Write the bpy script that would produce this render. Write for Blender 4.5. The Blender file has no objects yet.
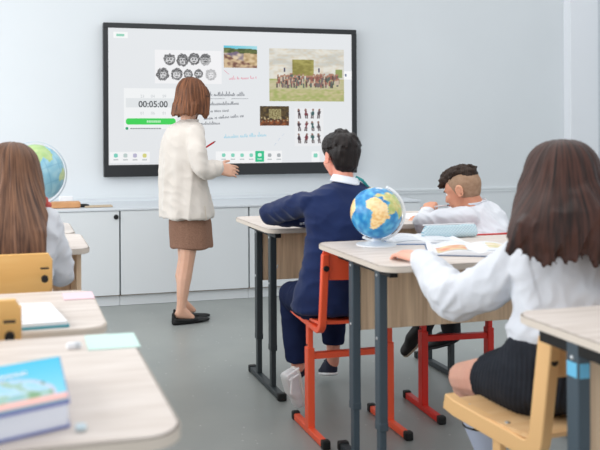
import bpy, bmesh, math, random
from mathutils import Vector, Matrix, noise
random.seed(7)
PI = math.pi
V = Vector
SC = bpy.context.scene
COL = SC.collection

# ------------------------------------------------------------------ camera
CAMH, YAW, ROLL, FPX = 1.23, math.radians(14.6), math.radians(.3), 800.0
CX, CY = 225.0, 135.0
FW = V((math.sin(YAW), math.cos(YAW), 0)); RT = V((math.cos(YAW), -math.sin(YAW), 0))
cam = bpy.data.cameras.new('camera'); camo = bpy.data.objects.new('camera', cam); COL.objects.link(camo)
cam.sensor_width = 36; cam.lens = 48; cam.shift_x = (300-CX)/600; cam.shift_y = -(225-CY)/600
camo.location = (0, 0, CAMH)
camo.rotation_euler = (Matrix.Rotation(-YAW, 3, 'Z') @ Matrix.Rotation(PI/2, 3, 'X') @ Matrix.Rotation(-ROLL, 3, 'Z')).to_euler()
cam.clip_start = .05
cam.dof.use_dof = True; cam.dof.focus_distance = 4.6; cam.dof.aperture_fstop = 4.0
SC.camera = camo

def at(px, py, Y=None, z=None, X=None):
    """point of the room seen at (px,py) whose depth is known from Y, X or height"""
    u = (px-CX)/FPX; v = (py-CY)/FPX
    a = u*math.cos(ROLL)-v*math.sin(ROLL); b = u*math.sin(ROLL)+v*math.cos(ROLL)
    d = FW+RT*a+V((0, 0, -b))
    t = Y/d.y if Y is not None else ((z-CAMH)/d.z if z is not None else X/d.x)
    return V((0, 0, CAMH))+d*t

# ------------------------------------------------------------------ materials
def srgb(c):
    return tuple(((x/255)/12.92 if x/255 <= .04045 else ((x/255+.055)/1.055)**2.4) for x in c)+(1,)
def mat(name, c, rough=.6, spec=.4, metal=0, noise_c=None, nscale=20, stretch=(1, 1, 1), bump=0, bscale=None, coord='Object', attr=None, emit=0, trans=0, sss=0, sheen=0, detail=4, ramp=(.35, .65)):
    m = bpy.data.materials.new(name); m.use_nodes = True
    nt = m.node_tree; p = nt.nodes['Principled BSDF']; L = nt.links.new
    p.inputs['Base Color'].default_value = srgb(c); p.inputs['Roughness'].default_value = rough
    p.inputs['Specular IOR Level'].default_value = spec; p.inputs['Metallic'].default_value = metal
    if sss:
        p.inputs['Subsurface Weight'].default_value = sss; p.inputs['Subsurface Radius'].default_value = (.012, .005, .003)
        p.inputs['Subsurface Scale'].default_value = 1
    if sheen: p.inputs['Sheen Weight'].default_value = sheen
    vec = None
    if noise_c or bump:
        if attr and attr.startswith('flow'):
            a = nt.nodes.new('ShaderNodeAttribute'); a.attribute_name = 'flow'; src = a.outputs['Vector']
        else:
            t = nt.nodes.new('ShaderNodeTexCoord'); src = t.outputs[coord]
        mp = nt.nodes.new('ShaderNodeMapping'); mp.inputs['Scale'].default_value = stretch; L(src, mp.inputs['Vector']); vec = mp.outputs['Vector']
    if noise_c:
        n = nt.nodes.new('ShaderNodeTexNoise'); n.inputs['Scale'].default_value = nscale; n.inputs['Detail'].default_value = detail
        L(vec, n.inputs['Vector']); r = nt.nodes.new('ShaderNodeValToRGB')
        r.color_ramp.elements[0].position = ramp[0]; r.color_ramp.elements[1].position = ramp[1]
        r.color_ramp.elements[0].color = srgb(noise_c); r.color_ramp.elements[1].color = srgb(c)
        L(n.outputs['Fac'], r.inputs['Fac']); L(r.outputs['Color'], p.inputs['Base Color'])
    if bump:
        n2 = nt.nodes.new('ShaderNodeTexNoise'); n2.inputs['Scale'].default_value = bscale or nscale; n2.inputs['Detail'].default_value = 3
        L(vec, n2.inputs['Vector']); b = nt.nodes.new('ShaderNodeBump'); b.inputs['Strength'].default_value = bump; b.inputs['Distance'].default_value = .004
        L(n2.outputs['Fac'], b.inputs['Height']); L(b.outputs['Normal'], p.inputs['Normal'])
    if attr and not attr.startswith('flow'):
        a = nt.nodes.new('ShaderNodeVertexColor'); a.layer_name = attr
        if not emit: L(a.outputs['Color'], p.inputs['Base Color'])
        else:
            p.inputs['Base Color'].default_value = (0, 0, 0, 1); L(a.outputs['Color'], p.inputs['Emission Color']); p.inputs['Emission Strength'].default_value = emit
    elif emit:
        p.inputs['Base Color'].default_value = (0, 0, 0, 1); p.inputs['Emission Color'].default_value = srgb(c); p.inputs['Emission Strength'].default_value = emit
    return m

DESKTOP = mat('desktop_wood', (226, 216, 208), .45, .4, noise_c=(208, 196, 186), nscale=5, stretch=(1, 9, 9), bump=.05)
DESKEDGE = mat('desk_edge', (214, 203, 190), .5)
PANEL = mat('panel_wood', (238, 209, 176), .5, noise_c=(206, 174, 142), nscale=4, stretch=(12, 12, .6), detail=5)
SLATE = mat('slate_paint', (70, 84, 94), .45, .5)
DARKST = mat('dark_paint', (46, 54, 58), .45, .5)
BLACK = mat('black_plastic', (22, 23, 24), .5)
ORANGE = mat('orange_paint', (250, 96, 58), .4, .5)
RED = mat('red_paint', (218, 42, 28), .4, .5)
PLY = mat('birch_ply', (240, 200, 150), .45, .4, noise_c=(230, 184, 130), nscale=4, stretch=(1, 8, 8))
PLYF = mat('yellow_frame_paint', (238, 192, 134), .45)
PLYBACK = mat('birch_ply_back', (250, 202, 130), .45, noise_c=(244, 192, 118), nscale=4, stretch=(1, 8, 8))
STEEL = mat('steel', (190, 194, 196), .3, .5, .8)
WHITEP = mat('white_plastic', (232, 235, 238), .35, .5)
PAPER = mat('paper', (238, 240, 243), .8, .2)
def skin(n, c, d): return mat('skin_'+n, c, .5, .35, noise_c=d, nscale=9, sss=.08, bump=.04, bscale=60)

# ------------------------------------------------------------------ mesh helpers
class MB:
    def __init__(s): s.bm = bmesh.new()
    def _add(s, b, M=None):
        if M is not None: bmesh.ops.transform(b, matrix=M, verts=b.verts)
        me = bpy.data.meshes.new('t'); b.to_mesh(me); b.free(); s.bm.from_mesh(me); bpy.data.meshes.remove(me); return s
    def box(s, c, d, bev=.002, M=None, seg=2, rz=0):
        b = bmesh.new(); bmesh.ops.create_cube(b, size=1); bmesh.ops.scale(b, vec=d, verts=b.verts)
        if bev: bmesh.ops.bevel(b, geom=b.edges[:], offset=min(bev, min(d)*.45), segments=seg, affect='EDGES', profile=.5)
        T = Matrix.Translation(c) @ Matrix.Rotation(rz, 4, 'Z')
        return s._add(b, (M @ T) if M is not None else T)
    def bar(s, p, q, w, h, bev=.002):
        p, q = V(p), V(q); d = q-p; z = d.normalized(); up = V((0, 0, 1)) if abs(z.z) < .9 else V((0, 1, 0))
        x = up.cross(z).normalized(); y = z.cross(x)
        M = Matrix((x, y, z)).transposed().to_4x4(); M.translation = (p+q)/2
        return s.box((0, 0, 0), (w, h, d.length), bev, M)
    def tube(s, pts, r, n=10, rr=None, closed=False, rect=None):
        """rr radii per point; rect=(w,h) gives a rectangular section"""
        b = bmesh.new(); pts = [V(p) for p in pts]; N = len(pts); rings = []; prev = None
        for i, p in enumerate(pts):
            t = (pts[min(i+1, N-1)]-pts[max(i-1, 0)]).normalized()
            if prev is None: prev = V((1, 0, 0)) if abs(t.x) < .9 else V((0, 1, 0))
            x = (prev-t*prev.dot(t)).normalized(); y = t.cross(x); prev = x
            R = rr[i] if rr else r
            if rect: ring = [b.verts.new(p+x*rect[0]/2*sx+y*rect[1]/2*sy) for sx, sy in ((-1, -1), (1, -1), (1, 1), (-1, 1))]
            else: ring = [b.verts.new(p+(x*math.cos(2*PI*k/n)+y*math.sin(2*PI*k/n))*R) for k in range(n)]
            rings.append(ring)
        m = len(rings[0])
        for i in range(N-1):
            for k in range(m): b.faces.new((rings[i][k], rings[i][(k+1) % m], rings[i+1][(k+1) % m], rings[i+1][k]))
        b.faces.new(rings[0][::-1]); b.faces.new(rings[-1])
        bmesh.ops.recalc_face_normals(b, faces=b.faces)
        if rect: bmesh.ops.bevel(b, geom=b.edges[:], offset=.003, segments=1, affect='EDGES')
        return s._add(b)
    def cyl(s, p, q, r, n=20, r2=None): return s.tube([p, q], r, n, rr=[r, r if r2 is None else r2])
    def prism(s, poly, z0, z1, bev=0, M=None):
        b = bmesh.new(); lo = [b.verts.new((x, y, z0)) for x, y in poly]; hi = [b.verts.new((x, y, z1)) for x, y in poly]
        n = len(poly); b.faces.new(lo[::-1]); b.faces.new(hi)
        for i in range(n): b.faces.new((lo[i], lo[(i+1) % n], hi[(i+1) % n], hi[i]))
        bmesh.ops.recalc_face_normals(b, faces=b.faces)
        if bev:
            es = [e for e in b.edges if abs(e.verts[0].co.z-e.verts[1].co.z) < 1e-6]
            bmesh.ops.bevel(b, geom=es, offset=bev, segments=2, affect='EDGES')
        return s._add(b, M)
    def lathe(s, prof, n=32, M=None):
        b = bmesh.new(); rings = []
        for r, z in prof: rings.append([b.verts.new((r*math.cos(2*PI*k/n), r*math.sin(2*PI*k/n), z)) for k in range(n)])
        for i in range(len(prof)-1):
            for k in range(n): b.faces.new((rings[i][k], rings[i][(k+1) % n], rings[i+1][(k+1) % n], rings[i+1][k]))
        bmesh.ops.remove_doubles(b, verts=b.verts, dist=1e-6); bmesh.ops.recalc_face_normals(b, faces=b.faces)
        return s._add(b, M)
    def ball(s, c, r, M3=None, sub=3):
        b = bmesh.new(); bmesh.ops.create_icosphere(b, subdivisions=sub, radius=1)
        rr = r if isinstance(r, (tuple, list)) else (r, r, r); bmesh.ops.scale(b, vec=rr, verts=b.verts)
        M = (M3.to_4x4() if M3 else Matrix()); M = Matrix.Translation(c) @ M
        return s._add(b, M)
    def hull(s, items, sub=2):
        b = bmesh.new()
        for it in items:
            c, r = V(it[0]), it[1]; rr = r if isinstance(r, (tuple, list)) else (r, r, r)
            M = (it[2] if len(it) > 2 else Matrix.Identity(3))
            t = bmesh.new(); bmesh.ops.create_icosphere(t, subdivisions=sub, radius=1)
            for v in t.verts: b.verts.new(c+M @ V((v.co.x*rr[0], v.co.y*rr[1], v.co.z*rr[2])))
            t.free()
        o = bmesh.ops.convex_hull(b, input=b.verts[:])
        kill = [g for g in set(o['geom_interior']+o['geom_unused']) if isinstance(g, bmesh.types.BMVert)]
        if kill: bmesh.ops.delete(b, geom=kill, context='VERTS')
        bmesh.ops.recalc_face_normals(b, faces=b.faces)
        return s._add(b)
    def chain(s, pts, sub=2):
        for a, c in zip(pts[:-1], pts[1:]): s.hull([a, c], sub)
        return s
    def build(s, name, m, parent=None, smooth=False, ang=None):
        me = bpy.data.meshes.new(name); s.bm.to_mesh(me); s.bm.free(); return link(name, me, m, parent, smooth)
def link(name, me, m, parent=None, smooth=False):
    o = bpy.data.objects.new(name, me); COL.objects.link(o)
    for x in (m if isinstance(m, (list, tuple)) else [m]): me.materials.append(x)
    if parent: o.parent = parent
    if smooth:
        me.shade_smooth()
        try: me.set_sharp_from_angle(angle=math.radians(38))
        except Exception: pass
    return o
def flesh(name, mb, m, parent, vox=.006, it=4, disp=None, flow=None, fac=.5, cut=None, parent_inv=False):
    """fuse overlapping shapes into one continuous smooth surface"""
    me = bpy.data.meshes.new(name); mb.bm.to_mesh(me); mb.bm.free()
    o = bpy.data.objects.new(name, me); COL.objects.link(o)
    r = o.modifiers.new('r', 'REMESH'); r.mode = 'VOXEL'; r.voxel_size = vox; r.use_smooth_shade = True
    if it: q = o.modifiers.new('s', 'SMOOTH'); q.factor = fac; q.iterations = it
    dg = bpy.context.evaluated_depsgraph_get(); dg.update()
    n = bpy.data.meshes.new_from_object(o.evaluated_get(dg)); n.name = name
    bpy.data.objects.remove(o); bpy.data.meshes.remove(me)
    if cut:
        b = bmesh.new(); b.from_mesh(n)
        for co, no in cut:
            g = bmesh.ops.bisect_plane(b, geom=b.verts[:]+b.edges[:]+b.faces[:], plane_co=co, plane_no=no, clear_outer=True)
            es = [e for e in g['geom_cut'] if isinstance(e, bmesh.types.BMEdge)]
            bmesh.ops.edgeloop_fill(b, edges=es) if es else None
        b.to_mesh(n); b.free()
    if it > 4 and not disp: disp = lambda c: 0
    grow = .0035 if it > 8 else 0
    if disp:
        ns = [v.normal.copy() for v in n.vertices]
        for v, no in zip(n.vertices, ns): v.co += no*(disp(v.co)+grow)
    if flow:
        a = n.attributes.new('flow', 'FLOAT_VECTOR', 'POINT')
        for i, v in enumerate(n.vertices): a.data[i].vector = flow(v.co)
    n.materials.clear(); n.materials.append(m)
    ob = bpy.data.objects.new(name, n); COL.objects.link(ob); ob.parent = parent
    n.shade_smooth()
    if parent is not None and parent.location.length > 0: ob.location = -parent.location
    return ob
def empty(name, loc=(0, 0, 0), rz=0, label=None, cat=None, group=None):
    o = bpy.data.objects.new(name, None); COL.objects.link(o); o.location = loc; o.rotation_euler = (0, 0, rz); o.empty_display_size = .1
    tag(o, label, cat, group); return o
def tag(o, label=None, cat=None, group=None, kind=None):
    for k, v in (('label', label), ('category', cat), ('group', group), ('kind', kind)):
        if v: o[k] = v
    return o
def dup(root, loc, rz, label, group=None):
    r = root.copy(); COL.objects.link(r); r.location = loc; r.rotation_euler = (0, 0, rz); r['label'] = label
    def rec(a, b):
        for ch in list(a.children):
            c = ch.copy(); COL.objects.link(c); c.parent = b; rec(ch, c)
    rec(root, r)
    if group: r['group'] = group
    return r
def rrect(x0, x1, y0, y1, r, n=6):
    out = []
    for cx, cy, a in ((x1-r, y1-r, 0), (x0+r, y1-r, PI/2), (x0+r, y0+r, PI), (x1-r, y0+r, 1.5*PI)):
        for i in range(n+1): out.append((cx+r*math.cos(a+i*PI/2/n), cy+r*math.sin(a+i*PI/2/n)))
    return out
def N(co, f, seed=0): return noise.noise(V((co.x*f+seed, co.y*f+seed*.7, co.z*f-seed)))

def wr(f=18, a=.004, seed=0, st=(1, 1, 1)):
    """cloth folds"""
    def g(c):
        q = V((c.x*st[0], c.y*st[1], c.z*st[2]))
        n = N(q, f, seed); return a*(1-2*abs(n)*1.6)*.6+a*.6*N(q, f*.5, seed+9)
    return g

# picture helper: a flat print whose printed colours are a per-vertex pattern
def picture(name, O, U, W, nx, ny, fn, m, parent, dome=0):
    me = bpy.data.meshes.new(name); vs = []; O, U, W = V(O), V(U), V(W)
    for j in range(ny+1):
        for i in range(nx+1): vs.append(O+U*(i/nx)+W*(j/ny))
    fs = [(j*(nx+1)+i, j*(nx+1)+i+1, (j+1)*(nx+1)+i+1, (j+1)*(nx+1)+i) for j in range(ny) for i in range(nx)]
    me.from_pydata(vs, [], fs); ca = me.color_attributes.new('print', 'FLOAT_COLOR', 'POINT')
    for j in range(ny+1):
        for i in range(nx+1): ca.data[j*(nx+1)+i].color = srgb(fn(i/nx, j/ny))
    return link(name, me, m, parent)
def mix(a, b, t): t = max(0, min(1, t)); return tuple(a[i]*(1-t)+b[i]*t for i in range(3))

# ================================================================== THE ROOM
WY = 6.4
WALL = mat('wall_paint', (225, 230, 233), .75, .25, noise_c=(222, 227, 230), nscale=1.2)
FLOOR = mat('grey_linoleum', (154, 159, 156), .38, .4, noise_c=(148, 153, 151), nscale=3)
nt = FLOOR.node_tree
# pale flecks of the linoleum
tc = nt.nodes.new('ShaderNodeTexCoord'); vo = nt.nodes.new('ShaderNodeTexVoronoi'); vo.inputs['Scale'].default_value = 16
lt = nt.nodes.new('ShaderNodeMath'); lt.operation = 'LESS_THAN'; lt.inputs[1].default_value = .07
mx = nt.nodes.new('ShaderNodeMixRGB'); mx.inputs['Color2'].default_value = srgb((190, 193, 190)); bs = nt.nodes['Principled BSDF']
old = bs.inputs['Base Color'].links[0].from_socket
nt.links.new(tc.outputs['Object'], vo.inputs['Vector']); nt.links.new(vo.outputs['Distance'], lt.inputs[0])
nt.links.new(lt.outputs[0], mx.inputs['Fac']); nt.links.new(old, mx.inputs['Color1']); nt.links.new(mx.outputs[0], bs.inputs['Base Color'])
tag(MB().box((1.4, 3.0, -.05), (8.4, 8.4, .1), 0).build('floor', FLOOR), kind='structure')
tag(MB().box((1.4, WY+.1, 1.5), (8.4, .2, 3.0), 0).build('wall_back', WALL), kind='structure')
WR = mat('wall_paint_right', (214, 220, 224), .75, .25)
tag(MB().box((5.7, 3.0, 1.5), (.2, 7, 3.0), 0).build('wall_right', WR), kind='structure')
tag(MB().box((5.07, WY-.05, 1.5), (.3, .1, 3.0), .004).build('trim_1', mat('pilaster_paint', (238, 241, 245), .7)), kind='structure')
tag(MB().box((2.45, WY-.006, .735), (4.9, .012, .02), .003).box((2.45, WY-.004, .72), (4.9, .008, .03), 0).build('trim_2', WALL), kind='structure')
tag(MB().box((4.0, WY-.008, .04), (1.9, .016, .08), .003).build('baseboard_back', WR), kind='structure')

# ------------------------------------------------------------------ cabinets
CF = 5.76
CABM = mat('cabinet_laminate', (222, 227, 230), .45, .4)
CABG = mat('cabinet_grey', (176, 184, 188), .5)
WOODT = mat('raw_edge', (150, 128, 112), .6)
seams = [at(-10, 208, Y=CF).x-.35, at(30, 208, Y=CF).x-.19, at(120, 208, Y=CF).x, at(249, 206, Y=CF).x, at(334, 203, Y=CF).x, at(421, 201, Y=CF).x]
labs = ['white low cabinet at the far left, hidden behind the long-haired girl', 'white low cabinet with a round black knob near its top right corner', 'plain white low cabinet directly behind the standing woman', 'white low cabinet behind the left end of the boys\' double desk', 'white low cabinet at the right end of the row, behind the blue globe']
for i in range(5):
    x0, x1 = seams[i], seams[i+1]; cx = (x0+x1)/2; w = x1-x0
    c = empty('low_cabinet', (cx, CF, 0), 0, labs[i], 'cabinet', 'low cabinets along the wall')
    MB().box((0, .3, .385), (w-.003, .55, .6), .002).build('carcass', CABG, c)
    MB().box((0, .012, .385), (w-.012, .02, .605), .002).build('door', CABM, c)
    MB().box((0, .31, .038), (w-.003, .55, .074), .001).box((0, .04, .077), (w-.003, .02, .006), 0).build('plinth', CABM, c)
    MB().box((0, .03, .079), (w-.003, .03, .007), 0).build('plinth_edge', WOODT, c)
    if i == 1:
        d = [k for k in c.children if k.name.startswith('door')][0]
        MB().lathe([(0, 0), (.016, 0), (.018, -.006), (.014, -.014), (0, -.015)], 20, Matrix.Translation((at(116, 217, Y=CF).x-cx, -.002, .645)) @ Matrix.Rotation(-PI/2, 4, 'X')).build('knob', BLACK, d, True)
        for k in d.children: k.location = (0, 0, 0)
tag(MB().box(((seams[0]+seams[-1])/2, CF+.315, .6975), (seams[-1]-seams[0]+.01, .64, .015), .002).build('cabinet_worktop', mat('worktop_laminate', (214, 220, 225), .4)), 'long pale grey worktop lying across the row of low white cabinets', 'worktop')
TB = mat('tan_wood', (214, 160, 112), .6, noise_c=(196, 144, 98), nscale=12)
ZC = .706
p = at(50, 206, Y=5.95); q = at(80, 206, Y=5.95)
tag(MB().box(((p.x+q.x)/2-.05, 5.95, ZC+.022), (q.x-p.x+.1, .12, .042), .006).build('wooden_box', TB), 'small tan wooden box on the worktop beside the pale blue globe', 'box')
m = empty('marker_pen', (at(84, 204, Y=5.93).x, 5.93, ZC+.013), 0, 'thick black marker lying at the end of the tan wooden box', 'marker')
MB().cyl((-.032, 0, 0), (.02, 0, 0), .013).build('barrel', BLACK, m, True); MB().cyl((.02, 0, 0), (.036, 0, -.001), .011, 20, .009).build('cap', DARKST, m, True)
tag(MB().box((at(97, 206, Y=5.93).x+.01, 5.93, ZC+.006), (.2, .1, .01), .002).build('wooden_ruler', mat('beige_board', (196, 176, 150), .6)), 'flat beige wooden board lying on the worktop right of the black marker', 'board')
tag(MB().box((at(66, 198, Y=6.15).x, 6.15, ZC+.035), (.1, .07, .068), .006).build('chalk_box', PAPER), 'little white box on the worktop behind the tan wooden box', 'box')

# ------------------------------------------------------------------ interactive display
FY = WY-.075
def SXZ(px, py): q = at(px, py, Y=FY); return q.x, q.z
X0, ZT = SXZ(103.2, 22.1); X1, ZB = SXZ(357.2, 172.5); ZB = SXZ(103.2, 177)[1]; ZT = (ZT+SXZ(357, 30)[1])/2; ZB = (ZB+SXZ(357, 173)[1])/2
sc_ = empty('interactive_display', ((X0+X1)/2, WY, 0), 0, 'large black-framed touch display showing a timer, sketches and a battle picture on the wall', 'display screen')
def EM(n, c, s=.95): return mat(n, c, .3, .5, emit=s)
OFF = V((-(X0+X1)/2, -WY, 0))
BEZ = mat('bezel', (34, 37, 40), .35, .5)
bx0, bx1, bzt, bzb = X0+.038, X1-.042, ZT-.04, ZB+.095
b = MB(); cyy = FY+.03
b.box((X0+.019, cyy, (ZT+ZB)/2+.0275), (.038, .06, ZT-ZB-.135), 0).box((X1-.021, cyy, (ZT+ZB)/2+.0275), (.042, .06, ZT-ZB-.135), 0)
b.box(((X0+X1)/2, cyy, ZT-.02), (X1-X0, .06, .04), .004).box(((X0+X1)/2, cyy, ZB+.0475), (X1-X0, .06, .095), .004).box(((X0+X1)/2, FY+.055, (ZT+ZB)/2), (X1-X0-.02, .03, ZT-ZB-.02), .002)
bz = b.build('frame', BEZ, sc_); bz.location = OFF
SY = FY+.012
g = MB().box(((bx0+bx1)/2, SY+.01, (bzt+bzb)/2), (bx1-bx0, .02, bzt-bzb), 0).build('screen_panel', EM('screen_white', (233, 236, 239)), sc_); g.location = OFF
def s_obj(o): o.location = OFF; return o
lay = [0]
def flat(name, px0, py0, px1, py1, c, r=.0, dz=.001):
    (a, t), (d, u) = SXZ(px0, py0), SXZ(px1, py1); lay[0] += 1
    y = SY-dz-.00002*lay[0]
    poly = rrect(a, d, u, t, max(.0005, r), 5)
    bm = bmesh.new(); bm.faces.new([bm.verts.new((x, y, z)) for x, z in poly]); k = MB(); k.bm.free(); k.bm = bm
    return s_obj(k.build(name, EM(name+'_light', c) if not isinstance(c, bpy.types.Material) else c, sc_))
def pic(name, px0, py0, px1, py1, nx, ny, fn, dz=.002):
    (a, t), (d, u) = SXZ(px0, py0), SXZ(px1, py1); lay[0] += 1
    return s_obj(picture(name, (a, SY-dz-.00002*lay[0], u), (d-a, 0, 0), (0, 0, t-u), nx, ny, fn, SCRPIC, sc_))
SCRPIC = mat('screen_image', (255, 255, 255), .3, attr='print', emit=.95)
def text(name, s, px, py, hpx, c, parent=None, align='LEFT', bold=0):
    cu = bpy.data.curves.new('t', 'FONT'); cu.body = s; cu.size = hpx/800*6.2/.72; cu.align_x = align; cu.offset = bold
    o = bpy.data.objects.new('t', cu); COL.objects.link(o); dg = bpy.context.evaluated_depsgraph_get(); dg.update()
    me = bpy.data.meshes.new_from_object(o.evaluated_get(dg)); bpy.data.objects.remove(o)
    x, z = SXZ(px, py); me.transform(Matrix.Translation((x, SY-.0045, z)) @ Matrix.Rotation(PI/2, 4, 'X')); me.materials.clear()
    return s_obj(link(name, me, EM(name+'_ink', c), parent or sc_))
# thin bright border of the picture area
flat('bottom_glow_line', 110, 166.5, 352, 168.4, (250, 251, 252))
flat('corner_tag', 113.5, 31.5, 128, 38, (250, 252, 252), .004); flat('corner_tag_mark', 116.5, 33.5, 124.5, 36.2, (150, 214, 190), .003)
flat('sketch_sheet', 155, 49.5, 222, 84, (246, 247, 248))
flat('timer_window', 124, 88, 177, 129, (246, 248, 249)); flat('timer_strip', 126, 98, 177, 107.5, (230, 234, 236))
text('timer_digits', '00:05:00', 138.6, 107, 6.4, (70, 74, 78), bold=.0012)
for s_, x in (('23', 140.5), ('04', 151), ('59', 162.5)): text('timer_side_digits', s_, x, 97.5, 3, (196, 202, 205))
for s_, x in (('01', 140.5), ('06', 151), ('01', 162.5)): text('timer_side_digits', s_, x, 114.5, 3, (196, 202, 205))
flat('start_button', 126, 118.3, 176, 124.5, (60, 214, 88), .02); 
for k in range(8): flat('button_lettering', 147+k*1.8, 120.4, 148.3+k*1.8, 122.6, (200, 245, 208))
flat('check_mark', 125.7, 127, 128.6, 129.8, (30, 160, 110), .01)
for k in range(12): flat('option_line', 130.5+k*2.6, 127.9, 132.5+k*2.6, 129, (120, 126, 130))
flat('task_bar', 110, 152, 150, 162.5, (248, 249, 250), .004)
for k, c in enumerate([(120, 210, 190), (190, 208, 205), (186, 184, 210), (216, 214, 130)]):
    x = 116+k*9.6; flat('task_icon', x-2, 153.6, x+2, 157.6, c, .01); flat('task_caption', x-2.4, 159.3, x+2.4, 160.4, (190, 196, 198))
flat('tool_bar', 216, 151.5, 282.5, 162.6, (248, 249, 250), .004); flat('green_tool', 255.6, 151, 264.5, 161.8, (40, 196, 140), .004)
for k in range(7):
    if k == 4: continue
    x = 224+k*9.2; flat('tool_icon', x-1.8, 153.4, x+1.8, 157, (130, 214, 190) if k < 4 else (170, 176, 180), .01); flat('tool_caption', x-2.2, 158.8, x+2.2, 159.8, (190, 196, 198))
flat('tool_icon', 258.2, 153.2, 262, 156.6, (220, 250, 238), .01); flat('tool_caption', 257.8, 158.6, 262.2, 159.5, (210, 245, 230))
flat('end_button', 312, 151.5, 320, 162, (248, 249, 250), .004); flat('end_icon', 314, 153.5, 318, 157.5, (130, 214, 190), .01)
# the row of ink heads, a printed sheet
heads = [(169.5, 59, 0), (182.5, 59.2, 1), (194, 58.5, 2), (205.5, 58.7, 3), (163, 74, 4), (176.5, 74, 5), (188, 74, 6), (198.5, 73.5, 7), (211, 74, 8)]
def ink(u, v):
    x = 155+67*u; y = 84-34.5*v; col = 247
    for hx, hy, k in heads:
        dx, dy = (x-hx)/5.4, (y-hy)/6; r = math.hypot(dx, dy)*(1+.16*noise.noise(V((dx*2.2+k*3, dy*2.2, k*5.1)))+.1*noise.noise(V((dx*6+k, dy*6, 2))))
        if k in (0, 8) and dy < -.8: r *= 1+abs(dx)
        if k in (1, 4) and dy > 0: r *= .88
        if k in (6, 7): r *= 1.25
        n = noise.noise(V((x*1.3, y*1.3, k)))
        if r < 1.05:
            hair = r > .66+.3*n or dy < -.3+.3*n
            if k in (1, 4, 8) and abs(dx) > .5: hair = True
            if k == 3 and dy > -.2: hair = (int(y*1.4) % 2 == 0)
            d = 105+190*noise.noise(V((x*2.4, y*.9, k))) if hair else 215+60*n
            if not hair and (abs(dy) < .12 and .12 < abs(dx) < .4 or abs(dy-.42) < .09 and abs(dx) < .22): d = 80
            if k == 8: d = d*.4+150
            col = min(col, d)
    return (col, col, col+2)
pic('head_sketches', 155, 49.5, 222, 84, 170, 90, ink)
# seaside-hill photo
def ph1(u, v):
    n = noise.noise(V((u*4, v*4, 3))); n2 = noise.noise(V((u*8, v*8, 8)))
    if v > .86-.06*n: return mix((96, 200, 222), (170, 226, 236), u)
    if v > .66+.1*n: return mix((120, 128, 70), (66, 82, 44), n2+.5)
    if v < .35+.5*(1-u)-.25+.1*n: return mix((214, 188, 150), (122, 84, 70), n2*1.4+.35)
    return mix((226, 206, 176), (120, 106, 128), .5+n*1.2+n2*.8) if u < .6 else mix((224, 200, 160), (170, 140, 96), .4+n2)
pic('hillside_photo', 224, 45.3, 257.5, 68, 60, 44, ph1)
# generic field picture with a crowd
rng = random.Random(3); people_ = [(.1+.84*rng.random(), .24+.19*rng.random(), rng.random()) for _ in range(170)]
def ph2(u, v):
    n = noise.noise(V((u*4, v*9, 1))); n2 = noise.noise(V((u*18, v*26, 5)))
    if v > .42: c = mix((232, 230, 220), (206, 206, 198), .5+n*1.5+.3*n2); c = mix(c, (222, 196, 160), max(0, n2*.5+.1))
    else: c = mix((166, 176, 104), (204, 192, 150), .45+n2*.8+.5*n); c = mix(c, (212, 200, 178), .5 if .22 < v < .4 else 0)
    if .3 < u < .59 and .48 < v < .8: c = mix((172, 164, 92), (140, 132, 66), .5+n2+n)
    if .88 < u < .98 and .45 < v < .62: c = mix(c, (132, 148, 70), .8)
    for a, b, t in people_:
        h = .11
        if abs(u-a) < .011 and 0 < v-b < h: c = ((86, 76, 70), (150, 96, 84), (92, 104, 96), (204, 188, 168), (120, 106, 104))[int(t*4.99)] if v-b < h*.75 else (176, 130, 108)
    for a in (.2, .66):
        if abs(u-a) < .012 and .55 < v < .64: c = (70, 66, 96)
    return c
pic('battle_scene_picture', 269.5, 48, 344.5, 101.5, 150, 100, ph2)
def ph3(u, v):
    n = noise.noise(V((u*9, v*8, 2))); n2 = noise.noise(V((u*22, v*18, 6)))
    c = mix((104, 84, 44), (60, 46, 26), .5+n+n2*.6)
    if .3 < u < .72 and .35 < v < .85: c = mix((176, 168, 120), (110, 92, 54), .4+n2*1.3)
    if v < .3: c = mix((150, 84, 40), (86, 48, 26), .5+n)
    if .2 < v < .45 and abs((u*9) % 1-.5) < .22 and n2 > -.1: c = (58, 44, 36) if n > 0 else (196, 176, 136)
    return c
pic('dim_hall_picture', 260.2, 106, 289.4, 125.6, 60, 44, ph3)
figs = [(x, y, rng.random()) for y in (114, 126.5, 138.5) for x in (299.5, 306.5, 313, 319.3)]
def ph4(u, v):
    x = 295+29*u; y = 146-38*v; c = (240, 241, 243)
    for k, (fx, fy, t) in enumerate(figs):
        dx, dy = x-fx-(y-fy)*.12*(1 if t > .5 else -1), y-fy; n = noise.noise(V((x*.9, y*.9, k)))
        if abs(dx) < 1.3+.8*math.sin(k+dy)*.6+n and -3.4 < dy < 1.5: c = [(70, 52, 60), (120, 52, 60), (60, 96, 96), (90, 76, 80)][k % 4]
        if abs(abs(dx)-.8) < .6 and 1.2 < dy < 4.6: c = (96, 84, 84)
        if math.hypot(dx, dy+4.3) < 1.1: c = (140, 104, 92)
    return c
pic('costume_figures', 295, 108, 324, 146, 80, 100, ph4)
flat('side_tab', 343, 71, 353, 79.5, (252, 253, 254), .008); flat('side_tab_mark', 345.4, 74, 347, 76.5, (90, 104, 140), .002)
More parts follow.
